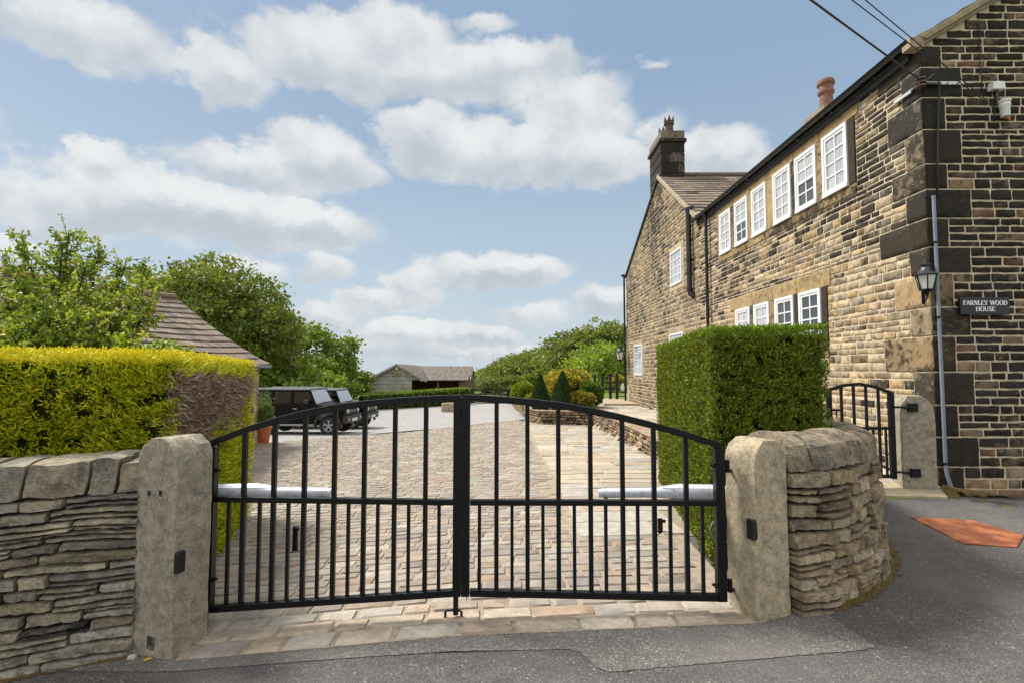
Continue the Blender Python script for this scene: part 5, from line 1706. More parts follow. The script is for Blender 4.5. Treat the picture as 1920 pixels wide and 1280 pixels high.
mb = MB(); mb.tube([tuple(e1v + [.06, .0, -.06]), tuple(e0v + [.06, 0, -.06])], .05, 8); mb.bar(tuple(e1v + [-.1, 0, -.05]), tuple(e0v + [-.1, 0, -.05]), .12, .05)
under(barn, mb.build('gutter', M['black_gutter']))

# ------------------------------------------------------------------ potted plant by the barn corner
def potted(px, py, wpx, tpy, label, pal, seed):
    p = G(px, py); k = p.y / F; r_ = wpx / 2 * k; zt = W(px, tpy, p.y).z; h = zt - p.z
    root = empty('potted_plant', p, 0, label, 'plant pot')
    mb = MB(); mb.lathe([(r_ * .66, 0), (r_ * .95, h * .84), (r_ * 1.05, h * .85), (r_ * 1.08, h), (r_ * .93, h), (r_ * .9, h * .9)], (0, 0, 0), 24)
    o = mb.build('pot', M['terracotta'], None, smooth=True, sharp=30); o.parent = root
    q = np.random.default_rng(seed); n = 1600
    d = norm(q.normal(size=(n, 3))); P = d * np.array([r_ * 1.2, r_ * 1.2, .38]) * q.uniform(.3, 1, (n, 1)) + np.array([0, 0, h + .30])
    P[:, 2] += np.where(q.random(n) < .3, q.uniform(0, .4, n), 0) * (np.abs(P[:, 0]) < r_)
    o = leaves('foliage', P, norm(d + q.normal(0, .6, (n, 3))), q.uniform(.04, .09, n), .3, colmix(n, pal, [1] * len(pal)), M['leaf']); o.parent = root
potted(493, 831, 29, 797, 'orange terracotta pot with a leafy climbing plant at the barn corner', [(.07, .13, .03), (.16, .26, .03), (.10, .14, .06)], 3)

# ------------------------------------------------------------------ timber stable
SD = 55.0
def sp(px, py, D=SD): return W(px, py, D)
sb = gz(-12, SD)
A0 = sp(688, 712); A1 = sp(800, 712); AP = sp(745, 682)
st = empty('timber_stable', (A0.x + 3, SD + 2, sb), 0, 'weathered grey timber stable with an L-shaped corrugated roof and an open brown veranda', 'stable')
ev = A0.z
mb = MB()
x0, x1, xa = A0.x + .25, sp(772, 712).x, AP.x
xr = A1.x
dpth = 9.0
mb.add([(x0, SD, sb - .3), (x1, SD, sb - .3), (x1, SD, ev), (xr - .1, SD, ev), (xa, SD, AP.z - .12), (x0, SD, ev)], [(0, 1, 2, 3, 4, 5)])
mb.add([(x0, SD, sb - .3), (x0, SD + dpth, sb - .3), (x0, SD + dpth, ev), (x0, SD, ev)], [(0, 1, 2, 3)])
under(st, mb.build('wall', M['grey_timber']))
mb = MB()
mb.add([(x1, SD + .01, sb - .3), (x1, SD + 3.2, sb - .3), (x1, SD + 3.2, ev), (x1, SD + .01, ev)], [(0, 1, 2, 3)])
xe = sp(884, 712, SD + 3).x
mb.add([(x1, SD + 3.2, sb - .3), (xe - .9, SD + 3.2, sb - .3), (xe - .9, SD + 3.2, ev + .05), (x1, SD + 3.2, ev + .05)], [(0, 1, 2, 3)])
for k in range(6):
    x = lerp(x1 + .5, xe - 1.4, k / 5); mb.box(x - .06, SD + 3.1, sb - .3, x + .06, SD + 3.19, ev)
under(st, mb.build('veranda_wall', M['brown_timber']))
mb = MB()
mb.add([(xe - .9, SD + 1.5, sb - .3), (xe, SD + 8, sb - .3), (xe, SD + 8, ev), (xe - .25, SD + 5, sp(884, 686, SD + 5).z - .1), (xe - .9, SD + 1.5, ev)], [(0, 1, 2, 3, 4)])
mb.box(xe - 1.0, SD + 1.5, sb - .3, xe - .85, SD + 1.65, ev)
for x in (x1 + 2.6, x1 + 5.0): mb.box(x - .07, SD + 1.5, sb - .3, x + .07, SD + 1.64, ev)
under(st, mb.build('end_wall', M['red_timber']))
mb = MB()
RZb = sp(830, 686, SD + 5).z
th = .07
def rq(pts):
    a = [tuple(p) for p in pts]; b = [(p[0], p[1], p[2] - th) for p in pts]; n = len(a)
    mb.add(a + b, [tuple(range(n)), tuple(range(2 * n - 1, n - 1, -1))] + [(i, n + i, n + (i + 1) % n, (i + 1) % n) for i in range(n)])
rq([(A0.x - .05, SD - .35, ev - .05), (xa, SD - .35, AP.z), (xa, SD + dpth, AP.z), (A0.x - .05, SD + dpth, ev - .05)])
vx = sp(822, 712, SD + 1.4).x
rq([(xa, SD - .35, AP.z), (xr, SD - .35, ev - .05), (xr + .02, SD + 1.2, ev - .06), (xa + 1.6, SD + 5, RZb + .02), (xa + 1.4, SD + dpth, RZb + .02), (xa, SD + dpth, AP.z)])
rq([(xr - .0, SD + 1.2, ev + .0), (xe - .2, SD + 1.2, ev + .0), (xe + .0, SD + 5, RZb), (xa + 1.6, SD + 5, RZb + .02)])
rq([(xa + 1.6, SD + 5, RZb + .02), (xe, SD + 5, RZb), (xe, SD + dpth, ev), (xa + 1.6, SD + dpth, ev)])
under(st, mb.build('roof', M['shed_roof'], fix=True))
mb = MB()
mb.bar((A0.x - .1, SD - .40, ev - .12), (xa, SD - .40, AP.z - .06), .05, .2)
under(st, mb.build('bargeboard', M['grey_timber'])); mb = MB()
mb.bar((xa, SD - .40, AP.z - .06), (xr + .05, SD - .40, ev - .12), .05, .2)
under(st, mb.build('bargeboard', M['grey_timber'])); mb = MB()
mb.bar((xe + .02, SD + 1.1, ev - .05), (xe + .05, SD + 5, RZb - .04), .05, .18)
under(st, mb.build('bargeboard', M['grey_timber']))
mb = MB(); mb.tube([(xr, SD + 1.1, ev - .08), (xe - .2, SD + 1.1, ev - .08)], .05, 6); under(st, mb.build('gutter', M['black_gutter'])); mb = MB(); mb.tube([(A0.x - .05, SD - .3, ev - .1), (A0.x - .05, SD + dpth, ev - .1)], .05, 6); mb.tube([(A0.x + .02, SD - .38, ev - .1), (A0.x + .02, SD - .38, sb)], .04, 6)
under(st, mb.build('gutter', M['black_gutter']))
p = sp(744, 690, SD - .12)
fl = empty('floodlight', p, 0, 'round white floodlight high on the gable of the timber stable', 'light')
mb = MB(); mb.tube([(p.x, p.y + .1, p.z), (p.x, p.y - .08, p.z - .02)], [.12, .16], 12); under(fl, mb.build('lamp_body', M['white_plastic']))
mb = MB(); mb.bar((p.x, p.y + .11, p.z - .25), (p.x, p.y + .11, p.z + .15), .1, .06); under(fl, mb.build('bracket', M['black_plastic']))
p = sp(743, 701.5, SD - .04); mb = MB(); mb.box(p.x - .48, p.y - .03, p.z - .2, p.x + .48, p.y + .03, p.z + .2)
tag(mb.build('wooden_panel', plain('olive board', (.22, .18, .12), .9, .3, 4)), 'plain olive brown panel on the stable gable below the floodlight', 'panel')
for i, px in enumerate((793, 819, 856, 871)):
    p = sp(px, 712.5, SD + (-.3 if px < 800 else 1.3)); mb = MB(); mb.box(p.x - .28, p.y - .05, p.z - .05, p.x + .28, p.y + .05, p.z + .03)
    tag(mb.build('strip_light', M['white_plastic']), ['leftmost white strip light under the stable eaves', 'white strip light under the stable eaves at the roof valley', 'white strip light under the veranda eaves of the stable, second from its right end', 'rightmost white strip light under the veranda eaves of the stable'][i], 'light', 'strip lights under the stable eaves')

# ------------------------------------------------------------------ low hedges, field gate, garden
def box_hedge(name, line, th, zb, zt, label, pal, dens=260, s=.13, cat='hedge'):
    (ax, ay), (bx_, by) = line
    root = empty(name, ((ax + bx_) / 2, (ay + by) / 2, gz((ax + bx_) / 2, ay)), 0, label, cat)
    d = Vector((bx_ - ax, by - ay, 0)); L = d.length; d.normalize(); n_ = Vector((-d.y, d.x, 0)) * th
    cr = [(ax, ay), (bx_, by), (bx_ + n_.x, by + n_.y), (ax + n_.x, ay + n_.y)]
    zl = zt if isinstance(zt, (list, tuple)) else [zt, zt]
    zs = [zl[0], zl[1], zl[1], zl[0]]
    under(root, poly_core(cr, zb, zs, .08).build('shade_core', M['core'], fix=True))
    H = max(zl) - zb
    nf = int(L * H * dens)
    P, N, u_, b_ = face_pts((ax, ay), (bx_, by), zb, zl[0], nf, .05, 3, zt=zl)
    nt = int(L * th * dens)
    T = top_pts(cr, zs, nt); NT_ = np.tile([0, 0, 1.0], (nt, 1))
    P2, N2, _, _ = face_pts((bx_, by), (bx_ + n_.x, by + n_.y), zb, zl[1], int(th * H * dens), .05, 4)
    P = np.concatenate([P, T, P2]); N = np.concatenate([N, NT_, N2])
    c = colmix(len(P), pal, [1] * len(pal), .25)
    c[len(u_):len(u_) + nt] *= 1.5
    o = leaves('foliage', P, norm(N + rng.normal(0, .5, P.shape) + np.array([0, 0, .3])), rng.uniform(.5, 1.2, len(P)) * s, .3, np.clip(c, 0, 1), M['leaf']); under(root, o)
    return root
HG = [(.10, .17, .02), (.14, .22, .025), (.07, .12, .02)]
a = W(682, 757, 34); b = W(881, 755, 40.5)
box_hedge('low_hedge', ((a.x, 34), (b.x, 40.5)), .9, -1.3, (W(682, 741, 34).z, W(881, 728, 40.5).z), 'long low clipped hedge in front of the timber stable', HG, 220, .16)
b2 = W(952, 730, 42.5)
box_hedge('low_hedge', ((b2.x, 42.0), (b2.x + 3.0, 38.0)), .9, -1.3, (W(952, 728, 42).z, W(985, 722, 40).z), 'short brown-tinged hedge right of the field gate', [(.11, .12, .03), (.14, .13, .04), (.08, .10, .02)], 220, .15)
# field gate
GX0, GX1, GY = W(887, 745, 41.8).x, W(950, 745, 41.8).x, 41.8
fg = empty('field_gate', (GX0, GY, gz(GX0, GY)), 0, 'black wooden five-bar field gate at the far side of the gravel yard', 'gate')
zt_, zb_ = W(920, 731.5, GY).z, W(920, 755, GY).z
for k in range(5):
    z = lerp(zb_, zt_, (0, .22, .45, .72, 1)[k]); mb = MB(); mb.bar((GX0, GY, z), (GX1, GY, z), .05, .10); under(fg, mb.build('bar', M['black_timber']))
for (xa_, xb_) in ((GX0, lerp(GX0, GX1, .3)), (lerp(GX0, GX1, .3), lerp(GX0, GX1, .5)), (GX1, lerp(GX0, GX1, .7)), (lerp(GX0, GX1, .7), lerp(GX0, GX1, .5))):
    mb = MB(); up_ = xa_ in (GX0, GX1); mb.bar((xa_, GY - .06, zb_ if up_ else zt_), (xb_, GY - .06, zt_ if up_ else zb_), .03, .09); under(fg, mb.build('brace', M['black_timber']))
for (px, lab) in ((884, 'left black wooden post of the field gate'), (952, 'right black wooden post of the field gate')):
    p = W(px, 740, GY); mb = MB(); z1 = W(px, 728, GY).z; mb.box(p.x - .12, GY - .12, gz(p.x, GY) - .1, p.x + .12, GY + .12, z1)
    mb.add([(p.x - .12, GY - .12, z1), (p.x + .12, GY - .12, z1), (p.x + .12, GY + .12, z1), (p.x - .12, GY + .12, z1), (p.x, GY, z1 + .08)], [(0, 1, 4), (1, 2, 4), (2, 3, 4), (3, 0, 4)])
    tag(mb.build('gate_post', M['black_timber']), lab, 'post', 'posts of the field gate')
p = G(843, 764); vs, fs = rbox((1.45, .9, .75), 5, .3, .06, 9, lambda q: (q.x + p.x, q.y + 33, q.z + gz(p.x, 33) + .25))
pbx = W(843, 760, 33); vs, fs = rbox((1.0, .6, .72), 5, .25, .05, 9, lambda q: (q.x + pbx.x, q.y + 33, q.z + gz(pbx.x, 33) + .22))
mb = MB(); mb.add(vs, fs, (.42, .34, .25, -.3)); tag(mb.build('boulder', M['dry_stone'], smooth=True), 'pale squared boulder at the foot of the long low hedge', 'boulder')
# raised bed and its low rubble wall
bedz = -.01
mb = MB(); BL = [(2.92, 18.75), (.95, 19.55), (.62, 20.6), (.5, 23), (.2, 30), (-.15, 41)]
mb.add([(x, y, bedz) for x, y in BL] + [(3.2, 41, bedz), (3.2, 18.75, bedz)], [tuple(range(8))])
tag(mb.build('flower_bed', M['soil']), kind='structure')
mb = MB(); mb.add([(-.1, 30, .02), (40, 30, -.1), (60, 90, -1.6), (-.4, 90, -1.6)], [(0, 1, 2, 3)]); mb.add([(2.9, 26.2, .012), (40, 26.2, 0.012), (40, 30, -.1), (2.9, 30, 0.015)], [(0, 1, 2, 3)])
tag(mb.build('lawn', M['grass']), kind='structure')
def rubble(name, line, label, tops, cat='wall', th=.3):
    pts = [Vector((*p, 0)) for p in line]
    root = empty(name, (line[0][0], line[0][1], gz(line[0][0] - .2, line[0][1])), 0, label, cat)
    mb = MB(); mc = MB(); cp_ = MB()
    for a, b, ta, tb in zip(pts, pts[1:], tops, tops[1:]):
        top = max(ta, tb)
        d = b - a; L = d.length; d.normalize(); n_ = Vector((d.y, -d.x, 0))
        if n_.y > 0 and abs(n_.y) > .5: n_ = -n_
        if n_.x > 0 and abs(n_.x) > .5: n_ = -n_
        zb = min(gz(a.x - .15, a.y), gz(b.x - .15, b.y)) - .1
        pm = plane_map(a, d, n_)
        def fmw(u, v, n, pm=pm, ta=ta, tb=tb, top=top, zb=zb, L=L):
            k = (lerp(ta, tb, u / L) - zb) / (top - zb)
            return pm(u, zb + (v - zb) * k, n)
        coursed(mb, fmw, 0, L, zb, top, [], (.06, .12), (.12, .4), lambda u, v: .05 + .4 * noise.noise(Vector((u, v * 2, 3))), d=.03, gap=.008, res=.12, pal=[(.36, .26, .15), (.28, .2, .13), (.42, .32, .2), (.22, .17, .13)], rough=.008, wob=.01, edge=.02, back=-.04, dv=.02)
        a2, b2 = a - n_ * (.02), b - n_ * .02; a3, b3 = a - n_ * th, b - n_ * th
        mc.add([(a2.x, a2.y, zb), (b2.x, b2.y, zb), (b3.x, b3.y, zb), (a3.x, a3.y, zb), (a2.x, a2.y, ta), (b2.x, b2.y, tb), (b3.x, b3.y, tb), (a3.x, a3.y, ta)],
               [(0, 3, 2, 1), (4, 5, 6, 7), (0, 1, 5, 4), (1, 2, 6, 5), (2, 3, 7, 6), (3, 0, 4, 7)])
        u_ = 0
        while u_ < L - .05:
            w_ = min(rng.uniform(.3, .6), L - u_); q0 = a + d * (u_ + .006); q1 = a + d * (u_ + w_ - .006)
            cp_.bar(tuple(q0 - n_ * (th / 2 - .03) + Vector((0, 0, lerp(ta, tb, u_ / L) + .02))), tuple(q1 - n_ * (th / 2 - .03) + Vector((0, 0, lerp(ta, tb, (u_ + w_) / L) + .02))), th + .05, .045, col=(*[c * rng.uniform(.85, 1.15) for c in (.37, .30, .21)], -.1))
            u_ += w_
    under(root, mb.build('masonry', M['dry_stone'], smooth=True, sharp=60)); under(root, mc.build('core', M['gap']))
    under(root, cp_.build('coping', M['dry_stone'], bevel=.01))
    return root
rubble('garden_wall', [(2.74, 7.8), (2.78, 10.0), (2.84, 14.0), (2.9, 18.6)], 'low rubble retaining wall holding up the terrace beside the flagstones', [.21, .24, .18, .07])
rubble('garden_wall', [(2.88, 18.62), (1.0, 19.4), (.66, 20.6), (.5, 24), (.2, 31), (-.15, 41)], 'low curving rubble wall round the flower bed with the cone conifers', [.05, .02, .0, -.02, -.05, -.1])
mb = MB(); mb.box(3.9, 22.2, -.05, 5.45, 26.4, .13); tag(mb.build('terrace_step', plain('step stone', (.38, .31, .21), .9, .2, 5, .3)), kind='structure')

def cone_conifer(px, D, wpx, tpy, bpy_, label, seed):
    b = W(px, bpy_, D); zt = W(px, tpy, D).z; r_ = wpx / 2 * D / F; H = zt - b.z
    root = empty('cone_conifer', b, 0, label, 'conifer', 'cone conifers in the flower bed')
    q = np.random.default_rng(seed); n = 14000
    t_ = q.random(n) ** .8; a = q.uniform(0, 2 * np.pi, n)
    rad = r_ * np.where(t_ < .22, .82 + .18 * t_ / .22, (1 - ((t_ - .22) / .78) ** 1.25)) * (1 + .05 * np.sin(a * 5 + t_ * 9)) * (1 - q.random(n) ** 2 * .22)
    P = np.stack([np.cos(a) * rad, np.sin(a) * rad, t_ * H], 1)
    N = np.stack([np.cos(a), np.sin(a), np.full(n, .2)], 1)
    D_ = norm(N * .35 + np.array([0, 0, 1.0]) + q.normal(0, .25, (n, 3)))
    o = leaves('foliage', P, D_, q.uniform(.05, .12, n), .2, colmix(n, [(.028, .066, .020), (.04, .088, .026), (.055, .115, .03)], [1, 1, 1], .25), M['conifer']); o.parent = root
    mb = MB(); mb.lathe([(r_ * .6, .02), (r_ * .8, H * .22), (r_ * .45, H * .62), (.02, H * .93)], (0, 0, 0), 10); mb.tube([(0, 0, -.1), (0, 0, .2)], .05, 6)
    o = mb.build('shade_core', M['core']); o.parent = root
cone_conifer(1013, 20.3, 34, 704, 768, 'left dark green cone conifer in the flower bed', 2)
cone_conifer(1055, 19.9, 43, 699, 769, 'right and wider dark green cone conifer in the flower bed', 3)
def bush(px, py, D, wpx, hpx, label, pal, n=5000, s=.12, seed=1, name='shrub', cat='shrub', rough=.25, dome=False, grp=None):
    c = W(px, py, D); rx = wpx / 2 * D / F; rz = hpx / 2 * D / F
    root = empty(name, (c.x, c.y, c.z - rz), 0, label, cat, grp)
    q = np.random.default_rng(seed)
    d = norm(q.normal(size=(n, 3)))
    k = 1 - q.random((n, 1)) ** 1.5 * rough
    nz = np.array([noise.noise(Vector(v * 2.2) + Vector((seed * 5, 0, 0))) for v in d])[:, None]
    P = d * np.array([rx, rx * .8, rz]) * k * (1 + nz * rough * 1.4) + np.array([0, 0, rz])
    C = colmix(n, pal, [1] * len(pal), .2)
    o = leaves('foliage', P, norm(d + q.normal(0, .5, (n, 3)) + np.array([0, 0, .3])), q.uniform(.5, 1.2, n) * s, .32, C, M['leaf']); o.parent = root
    vs, fs = rbox((rx * 1.5, rx * 1.2, rz * 1.5), 4, .8, .04, seed, lambda p_: (p_.x, p_.y, p_.z + rz))
    mb = MB(); mb.add(vs, fs); o = mb.build('shade_core', M['core']); o.parent = root
    return root
bush(981, 737, 25, 44, 42, 'rounded golden green dome bush left of the cone conifers', [(.20, .30, .02), (.26, .34, .03), (.15, .24, .02)], 6000, .09, 4, rough=.10)
bush(1066, 726, 21.6, 84, 60, 'spreading yellow shrub with pinkish tips behind the cone conifers', [(.46, .40, .05), (.36, .36, .04), (.46, .36, .12), (.20, .28, .04)], 7000, .15, 5, rough=.3)
bush(1002, 750, 22, 30, 24, 'small yellow-flecked shrub between the dome bush and the left cone conifer', [(.30, .32, .04), (.14, .22, .03)], 1500, .1, 15, rough=.3)
bush(1107, 738, 20.6, 42, 42, 'fresh green rounded shrub right of the yellow shrub', [(.08, .18, .03), (.11, .23, .04), (.06, .13, .02)], 4500, .10, 6, rough=.2)
bush(1092, 750, 19.7, 44, 28, 'low russet and yellow shrub at the front of the flower bed', [(.24, .25, .04), (.22, .15, .05), (.14, .20, .03)], 3000, .10, 7, rough=.35)
bush(1158, 712, 32, 22, 16, 'small golden shrub seen through the dark timber posts', [(.42, .38, .03), (.34, .34, .04)], 1500, .12, 8)
# black timber post-and-rail structure at the end of the terrace
TY = 26.0
tf = empty('timber_fence', (W(1130, 755, TY).x, TY, 0), 0, 'black post-and-rail timber enclosure at the far end of the terrace', 'fence')
for k, (px, dy, tpy) in enumerate(((1115.5, 1.6, 703), (1129.5, 0, 702), (1144.5, .0, 702), (1157, 0, 701))):
    p = W(px, 740, TY + dy); z1 = W(px, tpy, TY + dy).z; mb = MB(); mb.box(p.x - .065, p.y - .065, -.05, p.x + .065, p.y + .065, z1)
    mb.lathe([(.04, 0), (.055, .04), (.03, .09)], (p.x, p.y, z1), 8); under(tf, mb.build('fence_post', M['black_timber']))
def rl(xa_, ya_, xb_, yb_, py, h=.05):
    a = W(xa_, py, TY + ya_); b = W(xb_, py, TY + yb_); mb = MB(); mb.bar(tuple(a), (b.x, b.y, a.z), .04, h); under(tf, mb.build('rail', M['black_timber']))
rl(1115.5, 1.6, 1129.5, 0, 705.5); rl(1144.5, 0, 1157, 0, 704.5); rl(1129.5, 0, 1170, 0, 716, .08); rl(1129.5, 0, 1145, 0, 727.5, .09); rl(1144, 0, 1170, 0, 728, .04); rl(1145, 0, 1157, 0, 750.5, .07); rl(1157, 0, 1172, 0, 742, .04); rl(1097, 1.8, 1116, 1.6, 713.5, .07)
for px in (1097, 1106):
    p = W(px, 740, TY + 1.8); mb = MB(); mb.box(p.x - .06, p.y - .06, -.05, p.x + .06, p.y + .06, W(px, 712, TY + 1.8).z); under(tf, mb.build('fence_post', M['black_timber']))
p = W(1167.5, 724, TY - .1); mb = MB(); mb.lathe([(.10, -.22), (.12, -.05), (.07, .05), (.05, .15), (.02, .2)], (p.x, p.y, p.z), 10)
tag(mb.build('hanging_bell', M['white_plastic'], smooth=True), 'small white bell-shaped ornament hanging from the dark timber rail near the drainpipe', 'ornament')
# ------------------------------------------------------------------ parked cars
def make_car(x, y, rz, label):
    z = gz(x, y) + .014
    root = empty('parked_car', (x, y, z), rz, label, 'car', 'black boxy off-road cars parked on the gravel')
    def P_(nm, mb, mat, par=root, **k):
        o = mb.build(nm, mat, None, **k); o.parent = par; return o
    hw = .76
    def arc(cx, r, a0, a1, n=9): return [(cx + r * math.cos(R(lerp(a0, a1, i / n))), .345 + r * math.sin(R(lerp(a0, a1, i / n)))) for i in range(n + 1)]
    # body side outline, x forward, wheels at -1.12 and 1.13
    lo = [(-1.72, .48)] + arc(-1.12, .44, 175, 5) + [(-.66, .34), (.66, .34)] + arc(1.13, .44, 175, 5) + [(1.66, .50), (1.70, .80), (1.66, .98), (1.58, 1.03), (.72, 1.10), (.66, 1.12), (-1.70, 1.12), (-1.74, 1.05), (-1.74, .55)]
    mb = MB()
    n = len(lo); secs = [(-hw - .0, .985), (-hw + .06, 1.0), (hw - .06, 1.0), (hw, .985)]
    vs = []
    for (yy, k) in secs:
        for (a, b) in lo: vs.append((a * (1 if abs(yy) < hw else .995), yy, b if b < .9 or abs(yy) < hw else b - .03))
    fs = [tuple(range(n)), tuple(range(4 * n - 1, 3 * n - 1, -1))]
    for s_ in range(3):
        for i in range(n):
            j = (i + 1) % n; fs.append((s_ * n + i, s_ * n + j, (s_ + 1) * n + j, (s_ + 1) * n + i))
    mb.add(vs, fs); body = P_('body', mb, M['car_paint'], bevel=.02, fix=True)
    mb = MB(); mb.box(1.30, -.36, 1.045, 1.0, .36, 1.09); mb.box(.75, -.62, 1.09, 1.50, .62, 1.065); P_('bonnet', mb, M['car_paint'], bevel=.02, fix=True)
    # greenhouse: pillars, roof, glass
    def gh(t): return (hw - .03) - .07 * t           # half width from belt (0) to roof (1)
    zb, zr = 1.11, 1.60
    def wp(px_, t, sd, off=0): return (px_, sd * (gh(t) + off), lerp(zb, zr, t))
    for sd in (-1, 1):
        mb = MB()
        for (xb, xt, w_) in ((.62, .40, .07), (-.22, -.22, .09), (-.95, -.95, .10), (-1.68, -1.62, .12)):
            mb.bar(wp(xb, 0, sd), wp(xt, 1, sd), .045, w_, (1, 0, 0))
        mb.bar(wp(-1.68, 0, sd), wp(.64, 0, sd), .045, .05); mb.bar(wp(-1.62, .97, sd), wp(.42, .97, sd), .045, .06)
        P_('pillars', mb, M['car_paint'])
    mb = MB(); mb.box(-1.72, -gh(1) - .02, zr - .005, .42, gh(1) + .02, zr + .065)
    mb.box(-1.66, -gh(1) + .02, zr + .066, .30, -gh(1) + .05, zr + .085); mb.box(-1.66, gh(1) - .05, zr + .066, .30, gh(1) - .02, zr + .085)
    P_('roof', mb, M['car_roof'], bevel=.03)
    for sd in (-1, 1):
        for (a0, a1, b0, b1) in ((.57, -.17, .37, -.17), (-.27, -.90, -.27, -.90), (-1.0, -1.62, -1.0, -1.56)):
            mb = MB(); mb.add([wp(a0, .06, sd, -.008), wp(a1, .06, sd, -.008), wp(b1, .93, sd, -.008), wp(b0, .93, sd, -.008)], [(0, 1, 2, 3)]); P_('side_window', mb, M['car_tint'])
        mb = MB(); mb.box(.30, sd * (hw - .02), 1.13, .44, sd * (hw + .17), 1.27); P_('wing_mirror', mb, M['car_plastic'], bevel=.02, fix=True)
        mb = MB(); mb.box(-.16, sd * hw - .015, .93, -.02, sd * hw + .015, .965); P_('door_handle', mb, M['alloy'])
        mb = MB(); mb.box(-.62, sd * (hw - .02), .35, .62, sd * (hw + .05), .41); P_('side_step', mb, M['car_roof'], bevel=.01, fix=True)
        mb = MB()
        for cx in (-1.12, 1.13):
            pts = arc(cx, .47, 188, -8, 12)
            for (p0, p1) in zip(pts, pts[1:]): mb.bar((p0[0], sd * (hw + .02), p0[1]), (p1[0], sd * (hw + .02), p1[1]), .10, .07, (0, 0, 1))
        P_('wheel_arch', mb, M['car_plastic'])
        for cx in (-1.12, 1.13):
            w = empty('wheel', (0, 0, 0)); w.parent = root
            mb = MB(); r = .345; yo = sd * (hw - .02); yi = sd * (hw - .22)
            prof = [(r * .60, yo), (r * .92, yo), (r, yo - sd * .03), (r, yi + sd * .03), (r * .92, yi), (r * .60, yi)]
            seg = 28; vs = []; fs = []
            for (rr, yy) in prof:
                for k in range(seg): a = 2 * math.pi * k / seg; vs.append((cx + rr * math.cos(a), yy, r + rr * math.sin(a)))
            for i in range(len(prof) - 1):
                for k in range(seg): fs.append((i * seg + k, i * seg + (k + 1) % seg, (i + 1) * seg + (k + 1) % seg, (i + 1) * seg + k))
            mb.add(vs, fs); P_('tyre', mb, M['rubber'], w, smooth=True, sharp=40)
            mb = MB(); c_ = Vector((cx, yo - sd * .035, r))
            mb.tube([tuple(c_ + Vector((0, sd * .02, 0))), tuple(c_ - Vector((0, sd * .03, 0)))], .06, 12)
            for k in range(5):
                a = math.pi * 2 * k / 5 + .3
                for da in (-.16, .16):
                    e = c_ + Vector((math.cos(a + da), 0, math.sin(a + da))) * r * .60; mb.bar(tuple(c_), tuple(e), .035, .03, (0, 1, 0))
            pts = [tuple(c_ + Vector((math.cos(t), 0, math.sin(t))) * r * .60) for t in np.linspace(0, 2 * math.pi, 25)]
            mb.tube(pts, .018, 6, cap=False); P_('rim', mb, M['alloy'], w)
            mb = MB(); mb.tube([tuple(c_ - Vector((0, sd * .05, 0))), tuple(c_ - Vector((0, sd * .07, 0)))], r * .58, 20); P_('hub', mb, M['car_plastic'], w)
    mb = MB(); mb.add([(.655, -gh(0) + .04, zb + .02), (.655, gh(0) - .04, zb + .02), (.425, gh(1) - .03, zr - .01), (.425, -gh(1) + .03, zr - .01)], [(0, 1, 2, 3)]); P_('windscreen', mb, M['car_screen'])
    mb = MB(); mb.bar((.70, -.5, 1.13), (.69, .1, 1.15), .02, .02); mb.bar((.70, -.05, 1.13), (.69, .5, 1.15), .02, .02); P_('wiper', mb, M['car_plastic'])
    mb = MB(); mb.box(1.62, -hw - .01, .42, 1.80, hw + .01, .70); P_('front_bumper', mb, M['car_plastic'], bevel=.04)
    mb = MB(); mb.box(-1.84, -hw + .02, .42, -1.70, hw - .02, .66); P_('rear_bumper', mb, M['car_plastic'], bevel=.03)
    mb = MB(); mb.box(1.69, -.66, .76, 1.72, .66, .97); g = P_('grille', mb, M['car_plastic'])
    mb = MB()
    for k in range(5): mb.box(1.72, -.24 + k * .12 - .02, .79, 1.73, -.24 + k * .12 + .02, .94)
    P_('slats', mb, M['alloy'], g)
    for sd in (-1, 1):
        mb = MB(); mb.tube([(1.68, sd * .50, .87), (1.75, sd * .50, .87)], .095, 16); P_('headlight', mb, M['headlight'], smooth=True, sharp=40)
        mb = MB(); mb.tube([(1.79, sd * .56, .56), (1.815, sd * .56, .56)], .045, 12); P_('fog_light', mb, M['headlight'])
    mb = MB(); mb.box(1.80, -.26, .47, 1.815, .26, .58); P_('number_plate', mb, M['number_plate'])
    for yy in (-.35, .35):
        mb = MB(); mb.box(-.35, yy - .22, .7, .15, yy + .22, .95); mb.box(-.45, yy - .22, .9, -.30, yy + .22, 1.42); P_('seat', mb, M['car_plastic'], bevel=.04)
    mb = MB(); mb.box(-1.74, -.6, .6, -1.76 - .16, -.0, 1.2); P_('spare_wheel_cover', mb, M['car_plastic'], bevel=.05, fix=True)
    return root
m, t = newmat('tinted car window')
out = t.n('ShaderNodeOutputMaterial'); g = t.n('ShaderNodeBsdfGlossy', {'Color': (.9, .9, .9), 'Roughness': .02}); tr = t.n('ShaderNodeBsdfTransparent', {'Color': (.22, .25, .22)})
fr = t.n('ShaderNodeFresnel', {'IOR': 1.5}); t.put(out.inputs[0], t.n('ShaderNodeMixShader', {0: fr, 1: tr, 2: g})); M['car_tint'] = m
M['headlight'] = plain('clear headlight', (.55, .55, .5), .12, .2, 20, .02, spec=.8)
cA = W(665, 790, 18.9).x; make_car(cA - 1.80, 19.0, R(-3), 'black boxy off-road car, the nearer of two, side-on beside the barn')
cB = W(700, 780, 21.9).x; make_car(cB - 1.80, 22.0, R(-3), 'black boxy off-road car parked beyond the nearer one, its bonnet showing further right')
# ------------------------------------------------------------------ fittings on the house
def OG(px, py, off=0.0):        # point on the gable wall plane
    return W(px, py, CY - off)
